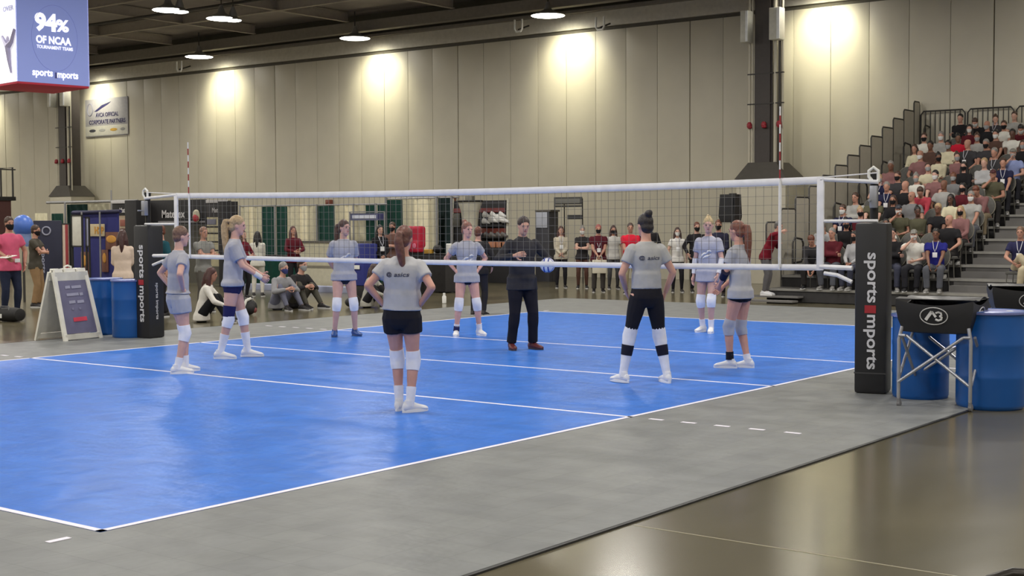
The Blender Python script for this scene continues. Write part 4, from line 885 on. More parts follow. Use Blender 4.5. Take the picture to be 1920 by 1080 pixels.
# things they hold or left on the floor
def tagm(name, mb, m, label, cat, group=None): return tag(obj(name, mb, m), label, cat, group)
def rot(rz): return M.Rotation(rz, 4, 'Z')
pk = G(20, 596); f_ = facing(pk, 25); hnd = pk + (rot(f_) @ V((.24, .42, 1.24)))
tagm('paper_sheets', MB().rbox(-.15, -.12, 0, .15, .12, .012, .003).xf(M.Translation(hnd) @ rot(f_+.4) @ M.Rotation(.15, 4, 'Y')), mat('paper', (232, 230, 222), .6), 'white papers held by the man in the pink shirt', 'paper')
pb = G(16, 603)
t = thing('duffel_bag', 'black duffel bag on the floor before the man in pink', 'bag', pb, .2)
obj('body', MB().rings([((0, 0, .13), V((0,1,0)), V((0,0,1)), .12, .11)]*0+[((x_, 0, .14), V((0,1,0)), V((0,0,1)), a, c) for x_, a, c in ((-.34, .06, .06), (-.31, .14, .12), (-.1, .17, .135), (.15, .17, .14), (.31, .14, .12), (.34, .06, .06))], 14), mat('bag_black', (28, 27, 28), .7, bump=.3), t)
obj('strap', MB().tube([(-.16, -.14, .16), (-.1, -.08, .30), (.1, -.08, .30), (.16, -.14, .16)], .014, 6), mat('bag_strap', (90, 90, 92), .6), t)
obj('tag', MB().box(-.05, -.185, .08, .01, -.175, .16), M_white, t)
p = G(462, 590)
t = thing('backpack', 'black and white backpack lying on the floor right of blonde player', 'bag', p, .5)
obj('body', remeshed(MB().ell((0, 0, .17), (.24, .17, .17)).ell((.08, -.08, .13), (.15, .13, .13)).ell((-.1, .02, .22), (.12, .1, .12)), .02), mat('bag_black', (28, 27, 28)), t)
obj('strap', MB().tube([(.05, -.16, .05), (.02, -.20, .18), (.05, -.14, .30), (.12, -.05, .34)], .03, 8), mat('strap_white', (212, 210, 202), .7), t)
obj('side_pocket', MB().ell((.20, -.06, .10), (.05, .06, .06)), mat('pocket_red', (120, 60, 60), .7), t)
p = G(662, 577); t = thing('shoulder_bag', 'crumpled black bag beside the sitting person in pale sweater', 'bag', p, 0)
obj('body', remeshed(MB().ell((0, 0, .12), (.22, .15, .12)).ell((.1, 0, .2), (.1, .08, .08)), .02), mat('bag_black', (28, 27, 28)), t)
p = G(836, 578); t = thing('white_bottle', 'small white bottle and cap on the floor left of player', 'bottle', G(833, 569), 0)
obj('body', MB().lathe([(0, .04), (.01, .05), (.16, .05), (.19, .03), (.2, .025)], n=14), M_white, t); obj('cap', MB().lathe([(.2, .03), (.24, .03), (.245, .02)], n=12), M_white, t)
pm_ = G(1122, 548); f_ = facing(pm_, 5)
tagm('tote_bag', MB().rbox(-.19, -.04, 0, .19, .04, .36, .02).tube([(-.08, 0, .35), (-.06, 0, .46), (.06, 0, .46), (.08, 0, .35)], .01, 6).xf(M.Translation(pm_+(rot(f_) @ V((0, .30, .52)))) @ rot(f_)), mat('tote_cream', (206, 200, 182), .8), 'cream bag held by the man in the maroon jersey', 'bag')
# lanyards and badges are parts of the clothing
def lanyard(root, z, y, s=1.):
    m = mat('lanyard', (190, 190, 200), .7)
    obj('lanyard', MB().tube([(-.06*s, y*.35, z+.26), (-.03*s, y, z+.1), (0, y+.015, z+.02), (.03*s, y, z+.1), (.06*s, y*.35, z+.26)], .008, 6), m, root)
    obj('badge', MB().rbox(-.05, y+.005, z-.10, .05, y+.02, z+.01, .004), mat('badge_white', (228, 228, 230), .4), root)
for o in list(COL.objects):
    l = o.get('label', '')
    if 'cream cardigan right' in l or 'maroon jersey and' in l or 'open black jacket' in l or 'white shirt right' in l: lanyard(o, 1.20, .17)
    if 'royal-blue-clad' in l or 'charcoal-clad spectator, grandstand' in l or 'navy-clad' in l or 'man in navy shirt and beige' in l: lanyard(o, .86, .13)
    if 'bright pink' in l: obj('badge', MB().rbox(-.12, .165, 1.02, -.02, .18, 1.09, .004), mat('badge_white', (228, 228, 230)), o)
# ------------------------------------------------------------------ loudspeaker on tripod
sp_ = V((-8.41, 23.65, 0))
t = thing('loudspeaker', 'black loudspeaker cabinet on a tall stand at the back', 'loudspeaker', (sp_.x, sp_.y, 1.86), facing(sp_, -35))
obj('cabinet', MB().add([(-.19, .17, 0), (.19, .17, 0), (.13, -.19, 0), (-.13, -.19, 0), (-.23, .20, .14), (.23, .20, .14), (.15, -.21, .14), (-.15, -.21, .14), (-.22, .16, .66), (.22, .16, .66), (.14, -.18, .66), (-.14, -.18, .66)], [(3,2,1,0), (0,1,5,4), (1,2,6,5), (2,3,7,6), (3,0,4,7), (4,5,9,8), (5,6,10,9), (6,7,11,10), (7,4,8,11), (8,9,10,11)]), mat('speaker_black', (24, 23, 25), .55), t)
obj('grille', MB().box(-.17, .185, .17, .17, .205, .6), mat('grille', (34, 33, 35), .8), t)
obj('handle', MB().bar((-.10, -.05, .67), (.10, -.05, .67), .03), mat('speaker_black', (24, 23, 25)), t)
t = thing('speaker_stand', 'black tripod stand under the loudspeaker', 'stand', (sp_.x, sp_.y, 0))
obj('pole', MB().tube([(0, 0, .35), (0, 0, 1.86)], .02, 10), M_black, t)
for a in range(3): obj('leg', MB().tube([(0, 0, .95), (.5*cos(a*2.09), .5*sin(a*2.09), .0)], .014, 8), M_black, t)
# ------------------------------------------------------------------ exhibition booths
def curtain(label, px0, px1, Y, ztop, zbot, rgb, group=None, amp=.05, name='drape'):
    x0, x1 = GY(px0, 420, Y).x, GY(px1, 420, Y).x; nn_ = max(8, int((x1-x0)/.06)); pts = []
    A = [V((x0+(x1-x0)*i/nn_, Y+amp*sin(i*.95)+amp*.3*sin(i*2.3), ztop)) for i in range(nn_+1)]
    B = [V((p.x+(.02*sin(i*.7)), p.y*1.0+amp*.4*sin(i*.6), zbot)) for i, p in enumerate(A)]
    mb = MB(); k = nn_+1; T = V((0, .012, 0)); vs = A+B+[p+T for p in A]+[p+T for p in B]; fs = []
    for i in range(nn_): fs += [(i, i+1, k+i+1, k+i), (2*k+i+1, 2*k+i, 3*k+i, 3*k+i+1), (i+1, i, 2*k+i, 2*k+i+1), (k+i, k+i+1, 3*k+i+1, 3*k+i)]
    fs += [(0, k, 3*k, 2*k), (nn_, 2*k+nn_, 3*k+nn_, k+nn_)]
    o = obj(name, mb.add(vs, fs), cm(rgb)); return tag(o, label, 'curtain', group)
GRN, CRM = (26, 62, 54), (190, 184, 160)
YD = 26.6
for i, (a, c, rgb, lb) in enumerate([
    (452, 466, CRM, 'narrow cream drape right of the black booth'), (467, 475, (222, 214, 186), 'bright cream drape strip left of the tall green drapes'), (476, 490, CRM, 'cream drape touching the left green drape'),
    (491, 514, GRN, 'tall green drape left of the grey pole'), (519, 537, GRN, 'tall green drape right of the grey pole'),
    (539, 560, CRM, 'cream drape behind the woman in the maroon jacket'), (561, 576, (222, 214, 186), 'bright cream drape between the green drapes'), (577, 594, CRM, 'cream drape left of the square green drape'),
    (596, 628, GRN, 'green drape behind the player with blue shoes'), (630, 646, CRM, 'cream drape right of the player with blue shoes'), (647, 664, (222, 214, 186), 'bright cream drape left of the hanging sign'), (665, 684, CRM, 'cream drape behind the hanging blue sign'),
    (686, 704, GRN, 'left green drape behind the hanging blue sign'), (708, 722, GRN, 'right green drape behind the hanging blue sign')]):
    curtain(lb, a, c, YD, 2.45, 0.0, rgb, 'pipe and drape panels')
for a, c, rgb, lb in [(726, 756, GRN, 'tall green drape above the foreground players head'), (758, 776, CRM, 'cream drape right of the tall green drape'), (777, 803, (222, 214, 186), 'bright cream drape over the masked man'), (804, 819, CRM, 'cream drape left of the dark drape')]:
    curtain(lb, a, c, 27.2, 2.62, .0, rgb, 'pipe and drape panels')
curtain('dark green and black drape beside the shoe display', 822, 845, 27.6, 2.66, .0, (24, 40, 40), None)
M_pipe = mat('pipe_grey', (150, 150, 152), .4, metal=.5)
t = thing('pipe_and_drape_stand', 'thin grey pipe frame that carries the green and cream drapes', 'frame', GY(516, 500, YD)*1)
t.location.z = 0
def hpipe(root, px0, px1, Y, z, nm='crossbar', r=.022): wpart(nm, MB().tube([V((GY(px0, 420, Y).x, Y+.02, z)), V((GY(px1, 420, Y).x, Y+.02, z))], r, 8), M_pipe, root)
def vpipe(root, px, Y, z1, nm='upright', r=.03): x_ = GY(px, 420, Y).x; wpart(nm, MB().tube([(x_, Y-.03, 0), (x_, Y-.03, z1)], r, 8), M_pipe, root)
hpipe(t, 450, 725, YD, 2.48); 
for px in (451, 516.5, 595, 664, 706): vpipe(t, px, YD, 2.5)
hpipe(t, 725, 860, 27.2, 2.66)
for px in (725, 820, 848): vpipe(t, px, 27.2, 2.7, r=.04)
curtain('wide low green skirt behind the people sitting on the floor', 428, 562, 22.3, .89, .0, (24, 66, 56), None, .03, 'table_skirt')
tb = thing('exhibitor_table', 'dark exhibitor table over the wide low green skirt', 'table', GY(495, 500, 22.75)*1); tb.location.z = 0
xa, xb_ = GY(430, 420, 22.6).x, GY(560, 420, 22.6).x
wpart('table_top', MB().rbox(xa, 22.36, .90, xb_, 23.1, .95, .008), M_black, tb)
for x_ in (xa+.1, xb_-.1):
    for y_ in (22.45, 23.0): wpart('leg', MB().bar((x_, y_, 0), (x_, y_, .9), .04), M_steel, tb)
# cream low walls and pale blue strip
xa, xb_ = GY(563, 420, 21.9).x, GY(700, 420, 21.9).x
t = thing('low_wall', 'cream low exhibition wall with dark top rail at left centre', 'partition', ((xa+xb_)/2, 21.9, 0))
wpart('panel', MB().box(xa, 21.9, 0, xb_, 21.96, 1.34), mat('low_wall_cream', (196, 190, 164), .6), t); wpart('top_rail', MB().box(xa, 21.86, 1.34, xb_, 22.0, 1.39), mat('rail_dark', (96, 92, 84), .6), t)
wpart('kick_rail', MB().box(xa, 21.88, .64, xb_, 21.9, .70), mat('rail_shade', (128, 122, 106), .6), t)
xa, xb_ = GY(455, 420, 21.3).x, GY(700, 420, 21.3).x
tagm('low_platform', MB().rbox(xa, 21.3, 0, xb_, 21.75, .16, .01), mat('platform_bluegrey', (158, 164, 190), .6), 'low pale blue grey strip on floor before the green skirt', 'platform')
# hanging aisle sign
a, c = GY(658, 400, 26.2), GY(723, 413, 26.2)
t = thing('booth_sign', 'narrow blue grey sign hanging before the green drapes', 'sign', ((a.x+c.x)/2, 26.2, c.z))
wpart('board', MB().rbox(a.x, 26.17, c.z, c.x, 26.21, a.z, .008), mat('sign_slate', (100, 104, 136), .5), t)
wpart('stripe', MB().box(a.x+.1, 26.16, (a.z+c.z)/2-.05, c.x-.38, 26.168, (a.z+c.z)/2+.05), mat('sign_pale', (196, 200, 214), .5), t); wpart('end_square', MB().box(c.x-.30, 26.16, c.z+.03, c.x-.06, 26.168, a.z-.03), mat('sign_navy', (36, 38, 90), .5), t)
wpart('frame', MB().bar((a.x, 26.15, 0), (a.x, 26.15, a.z+.05), .03).bar((c.x, 26.15, 0), (c.x, 26.15, a.z+.05), .03).bar((a.x, 26.15, a.z+.04), (c.x, 26.15, a.z+.04), .03), M_pipe, t)
for px, py_ in ((617, 382), (831, 376), (847, 377)):
    q = GY(px, py_, WY-.12)
    tagm('fire_bell', MB().rbox(-.12, -.1, -.08, .12, .1, .16, .03).ell((0, -.08, .05), (.07, .05, .07)).shift(q), mat('alarm_rust', (128, 72, 60), .5), 'small rust coloured box on the back wall ' + {617: 'above the square green drape', 831: 'above the dark drape', 847: 'left of the shoe display'}[px], 'alarm box')
# navy booth with basketball pictures
def panel_box(name, px0, px1, py0, py1, Y, m, root, th=.05, off=0.):
    a, c = GY(px0, py0, Y), GY(px1, py1, Y); return wpart(name, MB().rbox(a.x, Y-off-th, c.z, c.x, Y-off, a.z, .006), m, root)
YH = 18.3
t = thing('booth_backdrop', 'tall navy exhibitor backdrop with yellow H2P sign at left', 'booth', GY(190, 500, YH)*1); t.location.z = 0
M_nv = mat('booth_navy', (36, 38, 104), .8, bump=.2); M_or = mat('picture_orange', (206, 148, 66), .6); M_br = mat('picture_brown', (112, 72, 58), .6)
panel_box('backdrop', 140, 226, 395, 545, YH, M_nv, t, .06)
wpart('top_bar', MB().tube([GY(136, 399, YH-.1), GY(226, 396, YH-.1)], .05, 8), mat('bar_navy', (24, 24, 66), .6), t)
panel_box('sign_board', 171, 201, 420, 443, YH, mat('sign_cream', (196, 180, 146), .6), t, .03, .07)
a = GY(186, 431.5, YH-.105); text('lettering', 'H2P', a, (1,0,0), (0,0,1), .20, mat('letter_gold', (196, 140, 52), .5), t, .42, .03, .006, V(t.location))
for i, (x0, x1, y0, y1) in enumerate(((157, 172, 472, 518), (203, 227, 435, 468), (196, 208, 468, 510))):
    panel_box('picture', x0, x1, y0, y1, YH, M_br, t, .03, .07)
    a, c = GY(x0+2, y0+6, YH), GY(x1-3, (y0+y1)/2+4, YH); wpart('picture_shape', MB().ell(((a.x+c.x)/2, YH-.105, (a.z+c.z)/2), ((c.x-a.x)/2, .012, (a.z-c.z)/2)), M_or, t)
for px in (153, 187): wpart('pole', MB().tube([GY(px, 397, YH-.2), V((GY(px, 420, YH-.2).x, YH-.2, 0))], .025, 8), M_pipe, t)
def easel(label, px0, px1, py0, py1, Y, rgb):
    a, c = GY(px0, py0, Y), GY(px1, py1, Y); t = thing('display_board', label, 'board', ((a.x+c.x)/2, Y, 0)); cx_ = (a.x+c.x)/2
    wpart('board', MB().rbox(a.x, Y-.03, c.z, c.x, Y, a.z, .006), mat('board_%d' % px0, rgb, .5), t); wpart('frame', MB().bar((a.x, Y-.02, 0), (a.x+.02, Y-.02, a.z), .04).bar((c.x, Y-.02, 0), (c.x, Y-.02, a.z), .04).bar((a.x, Y-.02, c.z), (c.x, Y-.02, c.z), .04).bar((a.x, Y-.02, a.z), (c.x, Y-.02, a.z), .04), M_black, t)
    return t
easel('tall white board on a black easel left of navy backdrop', 135, 156, 404, 462, 16.9, (208, 206, 196))
easel('narrow pale board leaning before the navy backdrop', 162, 169, 408, 462, 17.6, (150, 152, 176))
easel('white and red banner stand left of the white easel board', 117, 133, 420, 520, 20.0, (196, 176, 160))
t = LABELS['white and red banner stand left of the white easel board']; panel_box('red_strip', 124, 131, 421, 519, 20.0, mat('strip_red', (140, 34, 44), .6), t, .01, .035)
# dark banner column and pad in the left background
t = thing('banner_stand', 'dark navy upright banner behind the white sandwich board', 'banner', G(92, 560)*1)
q = t.location; obj('panel', MB().rbox(-.34, -.06, .05, .34, .06, 1.98, .02), mat('pad_navy', (34, 36, 58), .6), t); obj('foot', MB().rbox(-.36, -.2, 0, .36, .2, .05, .01), M_black, t); t.rotation_euler[2] = facing(q, -12)+pi
text('lettering', 'sports', (-.12, -.062, .95), (0, 0, -1), (1, 0, 0), .11, mat('pad_letter', (150, 152, 170), .6), t, .6, .02, .004); obj('ring_mark', MB().tube([(-.02+.10*cos(a*pi/8), -.064, 1.72+.10*sin(a*pi/8)) for a in range(17)], .02, 6), mat('pad_letter', (150, 152, 170)), t)
pq = AT(43, 424, 33); tg = thing('blue_balloon', 'bright blue rounded inflatable top behind the man in pink', 'balloon', (pq.x, pq.y, 0))
obj('dome', MB().ell((0, 0, 1.85), (.27, .24, .27), None, 20, 12), mat('dome_blue', (74, 112, 196), .4), tg); obj('collar', MB().lathe([(1.35, .16), (1.5, .20), (1.66, .18)], n=16), mat('dome_pale', (120, 140, 186), .5), tg); obj('post', MB().tube([(0,0,0), (0,0,1.4)], .03, 12), M_steel, tg)
curtain('green drape behind the white sandwich board', 97, 120, 24.5, 2.28, .0, GRN, 'pipe and drape panels'); curtain('bright cream drape left of the green drape at far left', 66, 90, 24.6, 2.3, .0, (214, 208, 180), 'pipe and drape panels')
curtain('dark green drape above the navy backdrop', 126, 164, 25.2, 2.62, .0, (22, 48, 44), 'pipe and drape panels'); curtain('cream drape right above the navy backdrop', 165, 203, 25.2, 2.62, .0, (178, 174, 152), 'pipe and drape panels')
t = thing('pipe_and_drape_stand', 'white pipe frame over the navy backdrop at left', 'frame', GY(165, 500, 25.1)*1); t.location.z = 0
hpipe(t, 88, 258, 25.1, 2.70, r=.05); vpipe(t, 124, 25.1, 2.7, r=.04); vpipe(t, 211, 25.1, 3.1, r=.03)
# black tile-maker booth
YM = 22.4
t = thing('exhibit_booth', 'black exhibition booth with white lettered banners and shelf wall', 'booth', GY(355, 500, YM)*1); t.location.z = 0
M_bb = mat('booth_black', (26, 25, 29), .6); M_lt = mat('booth_letter', (196, 194, 196), .5)
panel_box('left_tower', 258, 283, 376, 590, YM, M_bb, t, .5); panel_box('right_tower', 433, 449, 378, 590, YM, M_bb, t, .5)
panel_box('banner', 284, 389, 376, 421, YM, M_bb, t, .06); panel_box('banner', 389, 434, 377, 407, YM, mat('booth_charcoal', (52, 50, 54), .6), t, .06); panel_box('light_strip', 391, 430, 375, 380, YM, M_lt, t, .04, .07)
panel_box('rear_wall', 284, 433, 421, 560, YM+.9, mat('booth_rear', (92, 90, 82), .7), t, .06)
panel_box('tile_display', 390, 432, 407, 500, YM, mat('tile_cream', (186, 178, 146), .7), t, .05)
for i, yy in enumerate((424, 436, 452, 468)): panel_box('shelf', 391, 412 if i % 2 else 428, yy, yy+2.5, YM, M_bb, t, .02, .05)
panel_box('swatch', 391, 408, 411, 421, YM, mat('swatch_grey', (118, 118, 134), .6), t, .02, .05)
for px, py_, s_, h, w_ in ((310, 401, 'Mateflex', .40, 1.42), (410, 394, 'Mateflex', .24, .62)):
    a = GY(px if px > 400 else 325, py_, YM-.08); text('lettering', s_, a, (1,0,0), (0,0,1), h*.62, M_lt, t, w_*(.78 if px < 400 else .95), .02, .006, V(t.location))
panel_box('print_line', 300, 388, 414.5, 417.5, YM, mat('print_grey', (120, 118, 122), .6), t, .012, .065)
tt_ = thing('round_emblem', 'round red and cream ball emblem on the black booth', 'emblem', GY(368, 405, YM-.12)*1); obj('ball', MB().ell((0,0,0), (.17, .06, .20)), mat('emblem_cream', (170, 164, 140), .5), tt_); obj('red_half', MB().ell((0, -.015, -.05), (.15, .06, .13)), mat('emblem_red', (158, 34, 46), .5), tt_)
t = thing('exhibit_booth', 'second black banner booth left of the padded post', 'booth', GY(235, 500, 24)*1); t.location.z = 0
panel_box('banner', 213, 258, 377, 404, 24, M_bb, t, .06); panel_box('light_strip', 213, 256, 376, 381, 24, M_lt, t, .04, .07); panel_box('tile_display', 225, 258, 404, 560, 24, mat('tile_tan', (168, 150, 128), .7), t, .05)
a = GY(236, 394, 23.92); text('lettering', 'Mateflex', a, (1,0,0), (0,0,1), .17, M_lt, t, .68, .02, .006, V(t.location))
for i, (x0, x1, y0, y1) in enumerate(((228, 240, 412, 424), (243, 256, 412, 426), (228, 238, 428, 440), (244, 255, 430, 446))): panel_box('swatch', x0, x1, y0, y1, 24, mat('swatch%d' % i, ((140, 84, 72), (110, 112, 88), (90, 66, 60), (120, 110, 96))[i], .7), t, .02, .055)
# blue display, red pack, black table with yellow box
p = AT(680, 470, 34.6); t = thing('display_case', 'royal blue fabric display box right of the player with blue shoes', 'display', (p.x, p.y, 0), 0); obj('cover', MB().rbox(-.28, -.26, .3, .28, .26, 1.36, .04), mat('display_blue', (40, 48, 124), .7, bump=.3), t); obj('base', MB().rbox(-.26, -.24, 0, .26, .24, .3, .02), M_black, t); obj('leaflet', MB().box(-.12, -.29, .72, .16, -.28, .82), M_white, t)
p = AT(778, 438, 36); t = thing('gear_bag_display', 'crimson bag standing on dark stand behind the foreground player', 'bag', (p.x, p.y, 0), 0); obj('bag', remeshed(MB().rbox(-.27, -.16, 1.22, .27, .16, 1.80, .08).rbox(-.05, -.2, 1.1, .25, .1, 1.4, .05), .02), mat('bag_crimson', (182, 28, 58), .5), t); obj('logo', MB().ell((-.1, -.17, 1.62), (.06, .01, .06)).ell((.16, -.21, 1.28), (.06, .01, .07)), mat('logo_pink', (224, 120, 150), .5), t); obj('stand', MB().rbox(-.2, -.14, 0, .2, .14, 1.22, .02), M_black, t)
p = AT(818, 480, 37); t = thing('exhibitor_table', 'black draped table under the yellow box and white boxes', 'table', (p.x, p.y, 0), 0)
obj('cloth', MB().rbox(-.62, -.35, .02, .62, .35, 1.02, .03), mat('table_cloth', (52, 50, 50), .8, bump=.4), t); obj('table_top', MB().rbox(-.64, -.37, 1.0, .64, .37, 1.05, .01), M_black, t)
tagm('cardboard_box', MB().rbox(-.16, -.12, 1.05, .16, .12, 1.16, .01).shift((p.x-.22, p.y-.15, 0)), mat('box_yellow', (206, 160, 66), .6), 'yellow box on the black draped table', 'box'); tagm('white_canister', MB().lathe([(1.05, .08), (1.06, .09), (1.30, .09), (1.32, .07)], (p.x+.46, p.y, 0), 14), M_white, 'white canister on the right end of black draped table', 'canister')
tagm('camera_bag', MB().ell((p.x+.05, p.y, 1.17), (.14, .12, .12)), M_black, 'small black bag beside the yellow box on the table', 'bag')
# shoe display and white tower
YS = 29.2
t = thing('shoe_display', 'black shoe display wall with white shoes and red bands', 'display', GY(900, 500, YS)*1); t.location.z = 0
panel_box('back_panel', 850, 952, 377, 540, YS, M_bb, t, .08); panel_box('red_band', 850, 951, 391, 398, YS, mat('band_red', (112, 52, 52), .6), t, .02, .09); panel_box('red_band', 905, 952, 428, 437, YS, mat('band_rust', (140, 72, 62), .6), t, .02, .09); panel_box('shelf', 905, 952, 420, 423, YS, M_black, t, .2, .09); panel_box('shelf', 905, 952, 444, 447, YS, M_black, t, .2, .09)
panel_box('grey_panel', 852, 866, 400, 426, YS, mat('panel_grey', (86, 84, 78), .6), t, .02, .09)
for px in (849, 953): wpart('edge_pole', MB().tube([V((GY(px, 420, YS).x, YS-.1, 0)), GY(px, 372, YS-.1)], .05, 8), mat('pole_pale', (196, 194, 180), .5), t)
def shoe_mb(): 
    return MB().rings([(V((x_, 0, z_)), V((0,1,0)), V((0,0,1)), a, c) for x_, a, c, z_ in ((-.15, .03, .05, .07), (-.10, .05, .08, .09), (-.02, .05, .07, .08), (.06, .05, .045, .055), (.15, .04, .03, .035))], 10)
sh_ = [(912, 404, 1), (926, 404, 1), (942, 404, 1), (911, 416, 1), (925, 414, 1.3), (938, 413, 1.3), (947, 414, 1), (914, 441, .9), (924, 441, .9), (936, 441, .9), (945, 441, .9)]
for i, (px, py_, s_) in enumerate(sh_):
    q = GY(px, py_, YS-.2); o = obj('display_shoe', shoe_mb().xf(M.Diagonal((s_, s_, s_*1.3, 1))), mat('shoe_show_white' if py_ < 430 else 'shoe_show_grey', (222, 222, 220) if py_ < 430 else (98, 92, 88), .5)); o.location = q-V((0,0,.08))
    up_ = py_ < 430; kk = i-3 if 3 <= i < 7 else i if i < 3 else i-7
    tag(o, ('white display shoe on the %s shelf of the shoe display, %s from left' % ('upper' if i < 3 else 'middle', NTH[kk]) if up_ else 'grey display shoe on the bottom shelf of the shoe display, %s from left' % NTH[kk]), 'shoe', 'white shoes on the display' if up_ else 'grey shoes on the display')
for i, px in enumerate((925, 940, 948)):
    q = GY(px, 455, YS-.6); q.z = 1.19; tagm('tan_parcel', MB().rbox(-.14, -.1, -.09, .14, .1, .09, .03).shift(q), mat('parcel_tan', (170, 116, 88), .6), ('leftmost', 'middle', 'rightmost')[i]+' tan parcel under the shoe display shelves', 'parcel', 'tan parcels')
q0 = GY(940, 500, YS-.6); tagm('counter', MB().rbox(q0.x-.55, q0.y-.3, 0, q0.x+.6, q0.y+.35, 1.1, .02), M_bb, 'black counter below the shoe display', 'counter')
t = thing('fabric_tower', 'flared off-white fabric tower before the shoe display', 'display', GY(882, 500, 28.4)*1); t.location.z = 0
obj('sleeve', MB().rings([((0, 0, z_), V((1,0,0)), V((0,1,0)), a, a*.6) for z_, a in ((0, .30), (1.1, .28), (1.9, .29), (2.25, .34), (2.45, .42), (2.55, .44))], 24), mat('tower_fabric', (186, 182, 166), .8, bump=.2), t)
obj('top_ring', MB().tube([(.45*cos(a*pi/12), .27*sin(a*pi/12), 2.56) for a in range(25)], .03, 6), M_black, t); obj('red_band', MB().rings([((0, 0, z_), V((1,0,0)), V((0,1,0)), a, a*.6) for z_, a in ((2.02, .304), (2.12, .318))], 24), mat('band_pinkish', (164, 118, 106), .7), t); obj('top_box', MB().rbox(-.14, -.08, 2.56, .14, .08, 2.72, .01), mat('box_grey', (116, 114, 106), .6), t)
# signs on a mast and white cabinet
YG = 29.8
t = thing('sign_mast', 'black framed double sign on a thin mast right of coach', 'sign', GY(1060, 500, YG)*1); t.location.z = 0
panel_box('upper_sign', 1040, 1092, 370, 383, YG, mat('sign_frame', (58, 58, 56), .6), t, .04); panel_box('upper_insert', 1043, 1089, 373, 381, YG, mat('sign_insert', (110, 110, 104), .6), t, .01, .04); panel_box('lower_strip', 1040, 1092, 385, 388, YG, mat('sign_frame', (58, 58, 56)), t, .04); panel_box('lower_sign', 1065, 1092, 403, 411, YG, mat('sign_dark', (44, 44, 44), .6), t, .04)
for px in (1040, 1058, 1092): wpart('pole', MB().tube([V((GY(px, 420, YG).x, YG+.03, 0)), GY(px, 372, YG+.03)], .02, 6), M_black, t)
t = thing('vending_cabinet', 'white and pale blue cabinet behind the cream cardigan woman', 'cabinet', GY(1034, 500, 30.5)*1); t.location.z = 0
panel_box('body', 1021, 1047, 396, 551, 30.5, mat('cabinet_dark', (66, 66, 72), .5), t, .5); panel_box('light_panel', 1023, 1044, 398, 427, 30.5, mat('cabinet_pale', (180, 184, 196), .5), t, .02, .51); panel_box('top_trim', 1021, 1050, 394, 397, 30.5, mat('rail_dark', (96, 92, 84)), t, .52)
# raised platform at the far left
q = GY(16, 400, 24.5); x1_ = GY(31, 420, 27).x; x0_ = x1_-4
t = thing('raised_platform', 'dark raised platform with railing at the far left edge', 'platform', (x1_, 24.5, 0))
wpart('deck', MB().box(x0_, 24.5, 2.86, x1_, 27, 3.02), M_black, t); wpart('cladding', MB().box(x0_, 24.7, 0, x1_-.05, 26.8, 2.86), mat('cladding_maroon', (74, 44, 42), .8), t)
rl = MB()
for z_ in (3.1, 4.12): rl.bar((x0_, 24.5, z_), (x1_, 24.5, z_), .05)
for i in range(26): rl.bar((x1_-.15*i, 24.5, 3.0), (x1_-.15*i, 24.5, 4.12), .025 if i % 9 else .06)
wpart('railing', rl, M_frame, t)
rl = MB().tube([(x1_-.05, 26.9, 3.0), (x1_-.05, 26.9, 4.2), (x1_-.9, 26.9, 4.2), (x1_-.9, 26.9, 3.0)], .04, 8).bar((x1_, 24.5, 4.12), (x1_, 27, 4.12), .05); wpart('side_rail', rl, M_frame, t)
# chair back top in the near bottom right corner
q = AT(1936, 1124, 3.0)
t = thing('folding_chair', 'dark curved chair back just inside the bottom right corner', 'chair', (q.x, q.y, 0), facing(V((q.x, q.y, 0)), 180))
H_ = PJ and q.z+.055
obj('back_frame', MB().tube([(-.17, 0, .05), (-.17, 0, H_-.16), (-.14, 0, H_-.07), (-.09, 0, H_-.02), (-.04, 0, H_), (.04, 0, H_), (.09, 0, H_-.02), (.14, 0, H_-.07), (.17, 0, H_-.16), (.17, 0, .05)], .013, 10), mat('chair_dark', (52, 48, 44), .35, metal=.4), t)
obj('seat', MB().rbox(-.18, .03, .40, .18, .40, .44, .015), M_black, t); obj('backrest', MB().rbox(-.15, -.012, H_-.32, .15, .012, H_-.10, .01), M_black, t)
for sx in (-1, 1): obj('leg', MB().tube([(sx*.16, .38, 0), (sx*.16, .02, .5)], .012, 8), M_steel, t)
